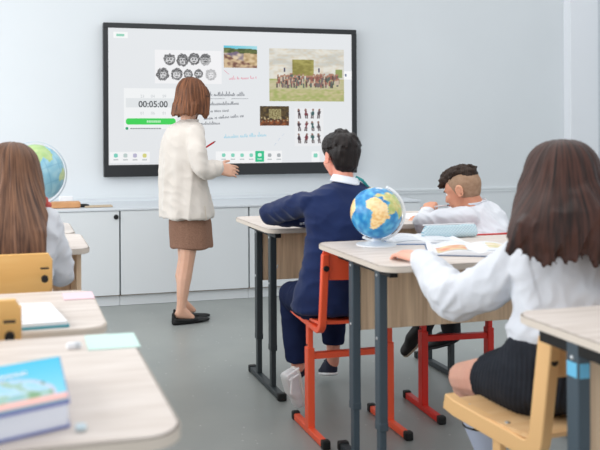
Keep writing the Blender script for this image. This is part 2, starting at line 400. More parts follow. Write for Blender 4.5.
def scrawl(name, x0, x1, y, hgt, c, seed, slope=0, r=.0016, step=1.35, tall=.2):
    rg = random.Random(seed); mb = MB(); x = x0; cur = []
    while x < x1:
        big = 2.0 if rg.random() < tall else 1
        for (dx, dy) in ((0, 0), (.35, -.9*big), (.55, -.7*big), (.45, .1), (.8, .15)):
            q = at(x+dx*step, y+slope*(x-x0)+dy*hgt*1.25*rg.uniform(.6, 1.15), Y=SY-.0035); cur.append(q)
        x += step
        if rg.random() < .16 and len(cur) > 6: mb.tube(cur, r, 4); cur = []; x += step*.9
    if len(cur) > 2: mb.tube(cur, r, 4)
    return s_obj(mb.build(name, EM(name+'_ink', c), sc_))
INK = (88, 92, 102)
scrawl('handwritten_title', 210, 244, 95.7, 1.8, INK, 1, tall=.3)
scrawl('title_underline', 208, 244, 98.7, .05, (120, 124, 132), 2, tall=0, step=6)
scrawl('handwritten_line', 208, 239, 105, 1.6, INK, 3, -.02)
scrawl('handwritten_line', 210.5, 228, 112, 1.6, INK, 4, -.04)
scrawl('handwritten_line', 204, 243, 119.5, 1.5, INK, 5, -.07, tall=.1)
scrawl('handwritten_line', 200, 219, 124.5, 1.4, INK, 6, -.02)
scrawl('pink_note', 224, 229, 70.5, .4, (222, 130, 150), 7, .9, tall=0); scrawl('pink_note', 229, 256, 79.5, 1.5, (226, 150, 166), 8, -.04)
scrawl('pale_blue_note', 224, 267, 138, 1.8, (150, 206, 226), 9, -.05, tall=.3); scrawl('pale_blue_stroke', 274, 284, 145, .2, (190, 204, 222), 10, -1.2, tall=0)

# ------------------------------------------------------------------ desks
def make_desk(L, D, z, label, loc, ends='post', rz=0, postm=SLATE, group='pale wood classroom desks', hook=True, ins=.075):
    t = empty('school_desk', loc, rz, label, 'desk', group)
    MB().prism(rrect(-L/2, L/2, -D/2, D/2, .06, 8), z-.022, z, .003).build('desktop', DESKTOP, t, True)
    e = MB(); e.prism(rrect(-L/2-.0015, L/2+.0015, -D/2-.0015, D/2+.0015, .061, 8), z-.0195, z-.003); e.build('edge_band', DESKEDGE, t, True)
    X = L/2-ins
    if ends == 'post':
        for s in (-1, 1):
            f = MB().box((s*X, -.02, .016), (.035, .46, .028), .004).build('foot', DARKST, t)
            for k in (-1, 1): MB().box((s*X, k*.236-.02, .018), (.042, .03, .036), .006).build('foot_cap', BLACK, f)
            MB().box((s*X, 0, z-.038), (.03, D*.72, .03), .003).build('top_bracket', BLACK, t)
            for yy in (-.125, .1):
                l = MB().box((s*X, yy, (z-.024+.2)/2), (.032, .04, z-.224), .004).build('leg', postm, t)
                MB().box((s*X, yy, .12), (.024, .032, .2), .003).box((s*X, yy, .215), (.034, .042, .03), .004).build('lower_tube', DARKST if postm is DARKST else SLATE, l)
                if s < 0:
                    for zz in (z-.06, z-.28): MB().ball((s*X-.016, yy-.0, zz), (.004, .006, .006), sub=2).build('screw', STEEL, l)
        if hook:
            MB().tube([(-X+.016, -.06, z-.2), (-X+.03, -.06, z-.215), (-X+.045, -.06, z-.22), (-X+.05, -.06, z-.205)], .003, 8).tube([(-X+.02, -.1, z-.2), (-X+.02, -.06, z-.2)], .003, 8).build('bag_hook', STEEL, t, True)
        MB().box((0, .1, z-.165), (2*X-.04, .016, .28), .002).build('modesty_panel', PANEL, t)
        MB().box((0, .085, z-.04), (2*X-.04, .02, .03), .002).build('cross_rail', DARKST, t)
    else:
        for s in (-1, 1): MB().box((s*(L/2-.04), 0, (z-.022)/2), (.018, D*.8, z-.024), .002).build('end_panel', PANEL, t)
        MB().box((0, D*.3, z-.2), (L-.1, .016, .35), .002).build('modesty_panel', PANEL, t)
    return t
DL = 1.1
make_desk(DL, .6, .8, 'pale wood double desk both boys sit at, farthest of the right-hand row', (1.105+DL/2, 3.77, 0), postm=DARKST)
make_desk(DL, .63, .8, 'pale wood desk holding the blue globe and the open books', (1.15+DL/2, 2.685, 0))
rd = make_desk(DL, .6, .8, 'pale desk in the lower right corner, a blue sticker on its dark post', (1.155+DL/2, 1.4, 0), hook=False, ins=.032)
make_desk(DL, .62, .8, 'nearest left desk, carrying the thick textbook and the mint paper', (.235-DL/2, 1.44, 0))
make_desk(DL, .5, .76, 'left desk with the open notebook and the pink paper', (.217-DL/2, 2.225, 0))
make_desk(DL, .5, .8, 'left desk the long-haired girl sits at, with a plain wooden end panel', (.27-DL/2, 3.33, 0), ends='panel')
make_desk(DL, .46, .8, 'farthest left desk, standing against the girl\'s desk under the pale globe', (.25-DL/2, 3.82, 0), ends='panel')
lg = [c for c in rd.children if c.name.startswith('leg')][1]
MB().box((-DL/2+.032-.0165, .1, .715), (.001, .032, .032), 0).box((-DL/2+.032, .1-.0205, .715), (.024, .001, .032), 0).build('blue_sticker', mat('sticker_blue', (110, 190, 226), .4), lg)

# ------------------------------------------------------------------ chairs
def make_chair(w, frame, seatm, backm, label, loc, rz=0, hs=.48, bt=.79, capm=BLACK, fl=.17, rs=(.028, .024), outer=False):
    t = empty('school_chair', loc, rz, label, 'chair', 'school chairs'); X = w/2
    for s in (-1, 1):
        f = MB().box((s*X, 0, .016), (.028, 2*fl-.02, .028), .004).build('foot', frame, t)
        for k in (-1, 1): MB().box((s*X, k*(fl+.002), .018), (.034, .03, .036), .006).build('foot_cap', capm, f)
        l = MB().box((s*X, 0, .19), (.03, .042, .33), .003).build('leg', frame, t)
        MB().box((s*X, 0, hs-.085), (.022, .03, .15), .003).build('upper_tube', frame, l)
        for zz in (.325, .365): MB().box((s*(X+.012*s*s), 0, hs-.155+(zz-.325)), (.003, .008, .008), .001).build('adjusting_hole', BLACK, l)
        pts = [(s*X, .21, hs-.005), (s*X, .17, hs-.014), (s*X, .0, hs-.024), (s*X, -.1, hs-.03)]
        for k in range(1, 6): a = k/5*PI/2; pts.append((s*X, -.1-.045*math.sin(a), hs-.03+.045*(1-math.cos(a))))
        pts += [(s*X, -.16, hs+.13), (s*X, -.178, bt-.01)]
        r = MB().tube(pts, 0, rect=rs).build('side_rail', frame, t)
        yb = -.2275 if outer else -.178
        MB().cyl((s*(X-.012*outer), yb, bt-.065), (s*(X-.012*outer), yb-.016, bt-.065), .011).build('bolt', BLACK, r, True)
        if outer: MB().box((s*(X-.012), yb-.008, bt-.032), (.026, .01, .005), .001).build('slot', BLACK, r)
    MB().box((0, 0, .32), (w-.03, .028, .026), .003).build('stretcher', frame, t)
    # plywood seat with a shallow dip and a turned-down front edge
    def sheet(name, fn, nu, nv, th, mt):
        b = bmesh.new(); g = [[b.verts.new(fn(i/nu, j/nv)) for i in range(nu+1)] for j in range(nv+1)]
        for j in range(nv):
            for i in range(nu): b.faces.new((g[j][i], g[j][i+1], g[j+1][i+1], g[j+1][i]))
        bmesh.ops.recalc_face_normals(b, faces=b.faces); bmesh.ops.solidify(b, geom=b.faces[:], thickness=th)
        k = MB(); k.bm.free(); k.bm = b; return k.build(name, mt, t, True)
    def seat(u, v):
        x = (u-.5)*(w+.02); y = -.135+v*.37; z = hs+.006-.008*math.sin(PI*v)+.004*(2*u-1)**2-(.03*((v-.85)/.15)**2 if v > .85 else 0)
        rr = 1-.06*(max(0, v-.85)/.15)**2; return (x*rr, y, z)
    st = sheet('seat', seat, 12, 16, .011, seatm)
    for s in (-1, 1):
        for yy in (.13, -.02): MB().ball((s*(X-.01), yy, hs+.004), (.007, .007, .003), sub=2).build('rivet', STEEL, st)
    def back(u, v):
        x = (u-.5)*(w+.022); z = bt-.115+v*.125; rr = 1-.05*(2*v-1)**6
        return (x*rr, -.158-.025*math.cos((u-.5)*PI)*(0 if outer else 1)-.02*v-(.036 if outer else 0), z)
    sheet('backrest', back, 14, 8, .011, backm)
    return t
make_chair(.355, ORANGE, ORANGE, ORANGE, 'orange school chair the boy in the navy jacket sits on', (1.34, 3.1, 0), 0, bt=.773)
make_chair(.32, RED, RED, RED, 'red school chair under the boy in the white shirt', (1.905, 3.215, 0), math.radians(-3), bt=.792)
make_chair(.38, PLYF, PLY, PLY, 'pale plywood chair the dark-haired girl in the skirt sits on', (1.418, 1.89, 0), math.radians(8), .468, .742, rs=(.034, .046))
make_chair(.42, PLYF, PLYBACK, PLYBACK, 'yellow plywood chair behind the girl with the long straight hair', (-.115, 2.8, 0), 0, .46, .848, outer=True)
make_chair(.42, PLYF, PLYBACK, PLYBACK, 'empty yellow plywood chair at the desk with the open notebook', (-.215, 2.04, 0), 0, .46, .858, outer=True)

# ------------------------------------------------------------------ globes
AFR = [(-17, 15), (-16, 24), (-9, 32), (-5, 36), (10, 37), (20, 32), (32, 31), (43, 12), (51, 11), (41, -3), (40, -15), (35, -24), (27, -34), (18, -34), (12, -17), (9, 0), (8, 5), (-8, 5)]
EUR = [(-10, 37), (-9, 44), (-2, 48), (8, 54), (20, 56), (12, 60), (28, 71), (60, 70), (60, 48), (40, 42), (28, 40), (20, 38), (10, 44), (0, 38)]
ASI = [(60, 70), (100, 76), (178, 68), (160, 60), (140, 52), (122, 40), (120, 24), (108, 10), (100, 8), (92, 22), (80, 8), (72, 20), (60, 26), (52, 14), (43, 13), (34, 30), (40, 42), (60, 48)]
SAM = [(-80, -4), (-77, 8), (-60, 10), (-35, -7), (-40, -22), (-58, -38), (-68, -54), (-74, -50), (-70, -18)]
NAM = [(-168, 66), (-130, 70), (-80, 70), (-56, 52), (-80, 30), (-97, 26), (-84, 10), (-105, 20), (-124, 40), (-135, 58)]
AUS = [(114, -22), (130, -12), (142, -11), (153, -28), (146, -38), (130, -32), (116, -34)]
GRN = [(-70, 78), (-20, 80), (-22, 70), (-44, 60)]
def inside(p, poly):
    x, y = p; r = False; n = len(poly)
    for i in range(n):
        (x1, y1), (x2, y2) = poly[i], poly[(i+1) % n]
        if (y1 > y) != (y2 > y) and x < (x2-x1)*(y-y1)/(y2-y1)+x1: r = not r
    return r
def make_globe(loc, R, rz, tilt_axis, sea, seahi, land, land2, label, hgap, arcm, lon0, aw=.14):
    t = empty('desk_globe', loc, 0, label, 'globe', 'school globes')
    me = bpy.data.meshes.new('sphere'); nu, nv = 144, 96; vs = []; fs = []; cols = []
    for j in range(nv+1):
        la = -90+180*j/nv
        for i in range(nu):
            lo = -180+360*i/nu; A = math.radians(lo); B = math.radians(la)
            vs.append((R*math.cos(B)*math.cos(A), R*math.cos(B)*math.sin(A), R*math.sin(B)))
            n = noise.noise(V(vs[-1])/R*5); n2 = noise.noise(V(vs[-1])/R*11+V((4, 4, 4)))
            c = mix(sea, seahi, .4+n*1.2); q = (lo+3*n2, la+3*n)
            hit = [k for k, P_ in enumerate((AFR, EUR, ASI, SAM, NAM, AUS, GRN)) if inside(q, P_)]
            if la < -72: hit = [6]
            if hit:
                c = mix(land, land2, .35+n2*1.3)
                if hit[0] in (1, 2): c = mix(c, (150, 190, 110), .5+.5*n)
                if hit[0] == 6: c = (240, 244, 248)
                if hit[0] == 0: c = mix(c, (254, 232, 196), .6*max(0, 1-abs(la-20)/16))
            elif i % 12 == 0 or j % 16 == 0: c = mix(c, (20, 80, 130), .12)
            cols.append(srgb(c))
    for j in range(nv):
        for i in range(nu): fs.append((j*nu+i, j*nu+(i+1) % nu, (j+1)*nu+(i+1) % nu, (j+1)*nu+i))
    me.from_pydata(vs, [], fs); ca = me.color_attributes.new('print', 'FLOAT_COLOR', 'POINT')
    for i, c in enumerate(cols): ca.data[i].color = c
    s = link('sphere', me, mat('globe_print', (255, 255, 255), .3, .5, attr='print'), t); me.shade_smooth()
    zc = R*1.14+hgap; s.location = (0, 0, zc)
    # tilt: axis leans sideways in the plane facing the room
    ax = Matrix.Rotation(rz, 4, 'Z') @ Matrix.Rotation(tilt_axis, 4, 'Y')
    s.matrix_basis = Matrix.Translation((0, 0, zc)) @ ax @ Matrix.Rotation(math.radians(lon0), 4, 'Z')
    pts = []
    for k in range(25):
        a = math.radians(-94+188*k/24); v = ax @ V((math.cos(a)*R*1.09, 0, math.sin(a)*R*1.09)); pts.append(v+V((0, 0, zc)))
    MB().tube(pts, 0, rect=(R*.045, R*aw)).build('meridian_arc', arcm, t)
    n_ = ax @ V((0, 0, 1))
    MB().cyl(n_*R*1.0+V((0, 0, zc)), n_*R*1.12+V((0, 0, zc)), R*.03).cyl(-n_*R*1.0+V((0, 0, zc)), -n_*R*1.12+V((0, 0, zc)), R*.03).build('axle', arcm, t, True)
    MB().lathe([(0, 0), (R*.78, 0), (R*.78, .004), (R*.6, R*.06), (R*.22, R*.16), (R*.13, R*.3), (R*.12, zc-R*1.06), (0, zc-R*1.06)], 40).build('stand', arcm, t, True)
    return t
gp = at(377, 242, z=.8)
gl = at(375, 241, Y=2.86)
make_globe((at(376, 209, Y=2.86).x, 2.86, .8), .099, -YAW-.14, math.radians(25), (30, 128, 192), (96, 184, 224), (255, 226, 168), (240, 190, 118), 'blue desk globe on a white stand showing Africa, on the desk with the open books', .012, WHITEP, -110)
make_globe((at(35, 173, Y=3.8).x, 3.8, .8), .136, -YAW-.05, math.radians(-22), (134, 192, 214), (164, 210, 224), (206, 218, 158), (180, 208, 156), 'larger pale blue globe behind the head of the girl at left', .1, mat('globe_arc_grey', (196, 206, 214), .3, .5), -138, .045)

# ------------------------------------------------------------------ books and papers
def leafed_book(name, label, cat, c, L, W, rz, pm, colour=None, th=.012, under=(120, 150, 190)):
    """open book lying flat: two page blocks that rise to the gutter, on a cover"""
    t = empty(name, c, rz, label, cat)
    MB().box((0, 0, .002), (W+.008, L+.008, .003), .001).build('cover', mat('cover_'+name, under, .5), t)
    for s in (-1, 1):
        b = bmesh.new(); n = 14; rows = []
        for i in range(n+1):
            u = i/n; x = s*u*W/2; z = .0045+th*(1.25*math.sin(PI*min(1, u*1.15+.12))**.7 if u < .9 else .9*(1-u)*10*.4+.55)*.9
            rows.append((x, max(z, .006)))
        lo = [[b.verts.new((x, y, .004)) for x, z in rows] for y in (-L/2, L/2)]; hi = [[b.verts.new((x, y, z)) for x, z in rows] for y in (-L/2, L/2)]
        for i in range(n):
            b.faces.new((hi[0][i], hi[0][i+1], hi[1][i+1], hi[1][i])); b.faces.new((lo[0][i], lo[0][i+1], hi[0][i+1], hi[0][i])); b.faces.new((lo[1][i], lo[1][i+1], hi[1][i+1], hi[1][i]))
        b.faces.new((lo[0][n], lo[1][n], hi[1][n], hi[0][n])); bmesh.ops.recalc_face_normals(b, faces=b.faces)
        k = MB(); k.bm.free(); k.bm = b; pb = k.build('page_block', PAPER, t, True)
        if colour and s in colour:
            fn = colour[s]; me = bpy.data.meshes.new('page_print'); nx, ny = 20, 26
            vs = []
            for j in range(ny+1):
                for i in range(nx+1):
                    u = .12+.76*i/nx; x = s*u*W/2; z = .0045+th*(1.25*math.sin(PI*min(1, u*1.15+.12))**.7)*.9; vs.append((x, (j/ny-.5)*L*.86, max(z, .006)+.0012))
            fs = [(j*(nx+1)+i, j*(nx+1)+i+1, (j+1)*(nx+1)+i+1, (j+1)*(nx+1)+i) for j in range(ny) for i in range(nx)]
            me.from_pydata(vs, [], fs); ca = me.color_attributes.new('print', 'FLOAT_COLOR', 'POINT')
            for j in range(ny+1):
                for i in range(nx+1): ca.data[j*(nx+1)+i].color = srgb(fn(i/nx, j/ny))
            link('page_print', me, PRINT, pb)
    return t
PRINT = mat('printed_page', (255, 255, 255), .7, .2, attr='print')
def lines(u, v):
    return (196, 204, 212) if int(v*24) % 3 == 0 and .05 < u < .9 else (238, 240, 243)
def colourpage(u, v):
    if .0 < v < .55 and .1 < u < .95:
        n = noise.noise(V((u*5, v*6, 2))); return mix((218, 150, 126), (222, 204, 164), .5+n*1.4)
    return lines(u, v)
def colourpage2(u, v):
    if .3 < v < .9 and .15 < u < .9:
        n = noise.noise(V((u*4, v*5, 7))); return mix((234, 220, 198), (214, 206, 164), .5+n*1.4)
    return lines(u, v)
leafed_book('open_workbook', 'wide white workbook lying open beside the globe stand', 'book', (1.58, 2.93, .8), .26, .3, math.radians(-16), None, {-1: lines, 1: lines}, th=.008)
leafed_book('open_textbook', 'open textbook with a red and yellow illustration, under the girl\'s sleeve', 'book', (1.62, 2.6, .8), .27, .34, math.radians(-26), None, {-1: colourpage, 1: colourpage2}, th=.014, under=(104, 122, 150))
# quilted pale blue case
def quilt(u, v):
    return (236, 244, 246) if abs(((u*13+v*3) % 1)-.5) < .2 or abs(((u*13-v*3) % 1)-.5) < .12 else (158, 198, 212)
pc = empty('pencil_case', (0, 0, 0), 0, 'pale blue lattice-patterned soft pencil case behind the open books', 'pencil case')
pa = at(418, 240, Y=2.99); pb_ = at(474, 239, Y=2.99); zt = at(440, 224.5, Y=2.99).z
QM = mat('quilt_cloth', (158, 200, 214), .85); nt = QM.node_tree; tc = nt.nodes.new('ShaderNodeTexCoord'); last = None
for a_ in (.9, -.9):
    mp = nt.nodes.new('ShaderNodeMapping'); mp.inputs['Rotation'].default_value = (0, a_, 0); wv = nt.nodes.new('ShaderNodeTexWave'); wv.inputs['Scale'].default_value = 34
    nt.links.new(tc.outputs['Object'], mp.inputs['Vector']); nt.links.new(mp.outputs['Vector'], wv.inputs['Vector'])
    mxx = nt.nodes.new('ShaderNodeMath'); mxx.operation = 'MAXIMUM'; mxx.inputs[1].default_value = 0; nt.links.new(wv.outputs['Fac'], mxx.inputs[0])
    if last: nt.links.new(last.outputs[0], mxx.inputs[1])
    last = mxx
rp = nt.nodes.new('ShaderNodeValToRGB'); rp.color_ramp.elements[0].position = .55; rp.color_ramp.elements[1].position = .9
rp.color_ramp.elements[0].color = srgb((146, 190, 206)); rp.color_ramp.elements[1].color = srgb((222, 234, 238))
nt.links.new(last.outputs[0], rp.inputs['Fac']); nt.links.new(rp.outputs['Color'], nt.nodes['Principled BSDF'].inputs['Base Color'])
b = MB(); yq = 2.965; rg = random.Random(2); hh = zt-.801
b.hull([((pa.x+.02, yq, .801+.018), .018), ((pb_.x-.02, yq, .801+.018), .018), ((pa.x+.028, yq+.004, zt-.012), .012), ((pb_.x-.014, yq+.004, zt-.012), .012)], 3)
flesh('pouch', b, QM, pc, .003, 4, lambda c: .002*N(c, 30))
MB().tube([(pa.x+.012, 2.97, zt+.002), (pb_.x-.012, 2.97, zt+.002)], .003, 8).build('zip', WHITEP, pc, True)

tag(MB().box((.19, 1.675, .8012), (.105, .118, .0016), 0, rz=-.02).build('mint_paper', mat('mint_card', (206, 234, 226), .7)), 'mint green paper slip at the corner of the nearest left desk', 'paper')
tag(MB().box((.172, 2.375, .7618), (.088, .1, .0025), .0005, rz=0).build('pink_paper', mat('pink_card', (240, 208, 216), .7)), 'pink paper slip at the corner of the desk with the open notebook', 'paper')
er = empty('eraser', at(74, 345.5, z=.806), .1, 'tiny white eraser left of the mint paper slip', 'eraser')
MB().box((0, 0, 0), (.03, .014, .012), .003).build('rubber', PAPER, er); MB().box((.006, 0, .0003), (.014, .0146, .0122), .003).build('sleeve', mat('eraser_sleeve', (206, 210, 214), .5), er)
tag(MB().box(at(81, 427, z=.805), (.016, .016, .008), .003).build('sharpener', mat('clear_blue', (200, 218, 226), .3)), 'tiny pale blue piece beside the corner of the thick textbook', 'sharpener')
nb = empty('notebook', (.0, 2.09, .76), 0, 'open notebook with handwritten page and teal cover edge on the left desk', 'notebook')
P4 = [at(10, 302, z=.775), at(50, 302.5, z=.775), at(67.5, 321, z=.775), at(5, 326, z=.775)]
OFN = V((0, -2.09, -.76))
def quadslab(pts, z0, z1, grow=0):
    c = sum(pts, V())/4; return [(c.x+(p.x-c.x)*(1+grow), c.y+(p.y-c.y)*(1+grow)) for p in pts]
P4w = [V((-.17, P4[0].y, 0)), P4[1], P4[2], V((-.17, P4[3].y, 0))]
MB().prism(quadslab(P4w, 0, 0, .03), .7605, .767).build('cover', mat('teal_cover', (92, 158, 172), .5), nb).location = OFN
MB().prism(quadslab(P4w, 0, 0), .767, .775).build('page_block', PAPER, nb).location = OFN
s = MB()
for j in range(5):
    for k in range(4):
        x = P4[0].x-.01+.018*k+.004*j*.7; y = P4[3].y+.03+j*.035
        s.tube([(x+i*.0022, y+.004*math.sin(i*2.1+k+j), .7755) for i in range(5)], .0006, 4)
s.build('pencil_notes', mat('pencil_grey', (150, 158, 170), .8), nb).location = OFN
# thick textbook on the nearest desk
tb = empty('textbook', (0, 0, 0), 0, 'thick textbook with a sky-blue illustrated cover on the nearest left desk', 'book')
a_ = at(60, 356, z=.841); b_ = at(70, 400, z=.841); c_ = at(0, 366.5, z=.841); d_ = at(0, 409, z=.841)
ux = (a_-c_).normalized(); A3 = a_; B3 = b_; C3 = a_-ux*.2; D3 = C3+(b_-a_)
def slab(z0, z1, ins, m, name):
    pts = [(A3.x, A3.y), (C3.x, C3.y), (D3.x, D3.y), (B3.x, B3.y)]; cx = sum(p[0] for p in pts)/4; cy = sum(p[1] for p in pts)/4
    pts = [(cx+(x-cx)*(1-ins), cy+(y-cy)*(1-ins)) for x, y in pts]
    return MB().prism(pts, z0, z1, .0006).build(name, m, tb)
slab(.8008, .804, 0, mat('cover_underside', (120, 130, 186), .5), 'back_cover')
slab(.804, .836, .025, mat('page_edges', (238, 240, 246), .8, noise_c=(222, 226, 238), nscale=30, stretch=(.2, .2, 40)), 'page_block')
fc = slab(.836, .841, 0, mat('cover_violet', (128, 136, 196), .4), 'front_cover')
def cover(u, v):
    # u along the top edge to the right, v from the near edge to the far edge
    c = mix((132, 206, 226), (70, 184, 216), v*1.1-.2)
    if v < .16: return (244, 184, 176) if u > .45 and v > .05 else mix((150, 180, 150), (128, 136, 196), .5-v*3)
    e = ((u-.42)/.5)**2+((v-.2)/.44)**2
    if e < 1:
        n = noise.noise(V((u*9, v*7, 2))); c = mix((160, 206, 236), (226, 232, 226), .7-v+n); c = mix(c, (120, 160, 120), .5*(n > .15)+(.4 if v < .3 else 0))
        if e > .9: c = (206, 200, 226)
        if (u-.84)**2+(v-.46)**2*.7 < .0012: c = (92, 84, 86)
    return c
picture('cover_art', (D3.x+.001, D3.y+.001, .8418), (B3-D3)*.985, (C3-D3)*.985, 90, 60, cover, PRINT, fc)
ttl = MB()
for k in range(13):
    w0 = .1+k*.046
    if k == 6: continue
    o3 = D3+(B3-D3)*w0+(C3-D3)*.66; e1 = (B3-D3).normalized(); e2 = (C3-D3).normalized(); hh = .02
    for (p_, q_) in ((0, 0), (1, 0)): ttl.bar(V((o3.x, o3.y, .8424))+e1*p_*.0055, V((o3.x, o3.y, .8424))+e1*p_*.0055+e2*hh, .0018, .0006, 0)
    ttl.bar(V((o3.x, o3.y, .8424))+e2*(hh*(.5 if k % 2 else 1)), V((o3.x, o3.y, .8424))+e1*.0055+e2*(hh*(.5 if k % 3 else 1)), .0018, .0006, 0)
ttl.build('title_lettering', mat('title_white', (246, 244, 248), .5), fc)
# papers near the boy in white
tag(MB().box((at(411, 214, z=.815).x, at(411, 214, z=.815).y-.02, .8065), (.15, .17, .012), .002, rz=.12).build('exercise_book', PAPER), 'white exercise book on the double desk under the writing boy\'s sleeve', 'book')

# ================================================================== PEOPLE
def frame(f, up=(0, 0, 1)):
    f = V(f).normalized(); up = V(up).normalized(); x = f.cross(up).normalized(); up = x.cross(f)
    return Matrix((x, f, up)).transposed()
def set4(M3, c, s=1): M = M3.to_4x4() @ Matrix.Diagonal((s, s, s, 1)); M.translation = V(c); return M
class Head:
    def __init__(s, c, f, up=(0, 0, 1), k=1): s.c = V(c); s.M = frame(f, up); s.k = k
    def p(s, x, y, z): return s.c+s.M @ (V((x, y, z))*s.k)
    def e(s, x, y, z, r):
        rr = r if isinstance(r, tuple) else (r, r, r); return (s.p(x, y, z), tuple(q*s.k for q in rr), s.M)
    def skin(s, mb, neck_to, nr=.05, adult=False):
        e = s.e
        mb.hull([e(0, -.012, .03, (.074, .092, .082)), e(0, .02, .02, (.068, .07, .07))], 3)
        mb.hull([e(0, .03, -.01, (.062, .058, .06)), e(.026, .03, -.07, .026), e(-.026, .03, -.07, .026), e(0, .066, -.088, .019), e(0, .06, -.03, (.045, .03, .04))], 3)
        mb.hull([e(0, .088, .012, .009), e(0, .104, -.03, (.011, .012, .009)), e(.012, .088, -.034, .008), e(-.012, .088, -.034, .008)])
        mb.hull([e(-.016, .083, -.058, .007), e(.016, .083, -.058, .007), e(0, .091, -.057, .008)])
        mb.hull([e(-.03, .078, .022, .012), e(.03, .078, .022, .012)])
        for q in (-1, 1):
            mb.hull([e(q*.04, .068, -.025, .02), e(q*.03, .06, -.05, .02)])
            pts = [e(q*.078, -.012+.018*math.cos(a)-.003, -.006+.028*math.sin(a), .0055) for a in [i*PI/5 for i in range(-2, 8)]]
            mb.chain(pts, 1); mb.hull([e(q*.072, -.01, -.004, (.006, .015, .025))]); mb.hull([e(q*.078, -.005, -.03, .007)])
        n = V(neck_to); mb.hull([e(0, -.03, -.03, .048*nr/.05), (n, nr), (n+(s.p(0, 0, -.06)-n)*.5, nr*.9)])
    def eyes(s, parent, iris=(70, 50, 36)):
        for q in (-1, 1):
            o = MB().ball(s.p(q*.03, .0765, .0), .0098*s.k, sub=3).build('eye', mat('eye_white', (236, 232, 228), .2), parent, True); o.location = -parent.location
            i = MB().ball(s.p(q*.03, .0822, .0), .0062*s.k, sub=2).build('iris', mat('iris', iris, .2), o, True)
            b = MB().tube([s.p(q*.016, .09, .017), s.p(q*.03, .093, .021), s.p(q*.046, .084, .016)], .0026*s.k, 6).build('eyebrow', mat('brow', (58, 40, 30), .8), parent, True); b.location = -parent.location
        l = MB().tube([s.p(-.02, .089, -.058), s.p(-.008, .0985, -.055), s.p(.008, .0985, -.055), s.p(.02, .089, -.058)], .0035*s.k, 8).build('lips', mat('lips', (190, 110, 104), .5), parent, True); l.location = -parent.location
def hand(mb, wr_, d, n, side, s=1, curl=(.35, .45, .3), spread=.09, thumb=.6):
    """palm, five separate fingers with knuckle bends; n = back-of-hand normal; side=+1: thumb on the x side"""
    y = V(d).normalized(); x = y.cross(V(n)).normalized(); z = x.cross(y); O = V(wr_)
    def T(a, b, c): return O+(x*a+y*b+z*c)*s
    mb.hull([(T(-.022, .0, 0), .016*s), (T(.022, 0, 0), .016*s), (T(-.034, .078, 0), .012*s), (T(.034, .082, 0), .012*s), (T(0, .09, .002), .012*s)])
    mb.hull([(T(side*.03, .02, -.006), .017*s), (T(side*.028, .05, -.006), .014*s)])
    for k, (px, L) in enumerate(((.033, .072), (.011, .081), (-.011, .075), (-.032, .058))):
        px *= side; p = T(px, .085, 0); ang = 0; yaw = px*spread*10*.35; prev = p; r = .0092
        for j, fr in enumerate((.45, .3, .25)):
            ang += curl[j]*(1+.12*k); dv = (y*math.cos(ang)-z*math.sin(ang)+x*math.sin(yaw)*math.cos(ang)).normalized()
            nx = prev+dv*L*fr*s; mb.hull([(prev, r*s), (nx, (r-.0009)*s)]); prev = nx; r -= .0009
    p = T(side*.034, .028, -.006); dv = (x*side*thumb+y*.75-z*.25).normalized(); q = p+dv*.036*s; dv2 = (x*side*thumb*.4+y*.9-z*.3).normalized()
    r_ = q+dv2*.028*s; mb.hull([(p, .013*s), (q, .011*s)]); mb.hull([(q, .011*s), (r_, .009*s)]); mb.hull([(r_, .009*s), (r_+dv2*.016*s, .0078*s)])
def limb(mb, pts, sub=2): mb.chain(pts, sub)
def loft(mb, rings, M, n=30, sub=5):
    """smooth tapering volume through elliptical sections (centre, half width, half depth)"""
    P_ = [(V(c), a, b) for c, a, b in rings]; out = []
    def cr(p0, p1, p2, p3, t): return .5*((2*p1)+(p2-p0)*t+(2*p0-5*p1+4*p2-p3)*t*t+(3*p1-p0-3*p2+p3)*t**3)
    for i in range(len(P_)-1):
        q = [P_[max(0, min(len(P_)-1, j))] for j in (i-1, i, i+1, i+2)]
        for k in range(sub):
            t = k/sub; out.append(tuple(cr(q[0][m], q[1][m], q[2][m], q[3][m], t) for m in range(3)))
    out.append(P_[-1]); b = bmesh.new(); rs = []
    for c, a, d in out: rs.append([b.verts.new(c+M @ V((max(a, .002)*math.cos(2*PI*k/n), max(d, .002)*math.sin(2*PI*k/n), 0))) for k in range(n)])
    for i in range(len(rs)-1):
        for k in range(n): b.faces.new((rs[i][k], rs[i][(k+1) % n], rs[i+1][(k+1) % n], rs[i+1][k]))
    b.faces.new(rs[0][::-1]); b.faces.new(rs[-1]); bmesh.ops.recalc_face_normals(b, faces=b.faces)
    mb._add(b)
def fold(c, fx, fy, fz, seed=0): return -abs(noise.noise(V((c.x*fx+seed, c.y*fy-seed, c.z*fz+seed*.3))))
def K(o, parent): o.location = -parent.location; return o
def lerp(a, b, t): return V(a)*(1-t)+V(b)*t
def flowfn(c, kx=1, kz=.08):
    c = V(c)
    def g(p):
        d = p-c; a = math.atan2(d.y, d.x); r = math.hypot(d.x, d.y)
        return (math.cos(a)*kx, math.sin(a)*kx, d.z*kz/.08*.35)
    return g
def hairmat(n, c, d, rough=.45, sc=28): return mat('hair_'+n, c, rough, .3, noise_c=d, nscale=sc, attr='flow', bump=.55, bscale=sc*1.8, detail=5, ramp=(.35, .62))

SK_T = skin('teacher', (226, 180, 156), (216, 168, 142)); SK_N = skin('navy_boy', (236, 172, 150), (226, 150, 128)); SK_W = skin('white_boy', (222, 164, 134), (208, 144, 116))
SK_G = skin('girl', (234, 184, 162), (222, 164, 144)); 

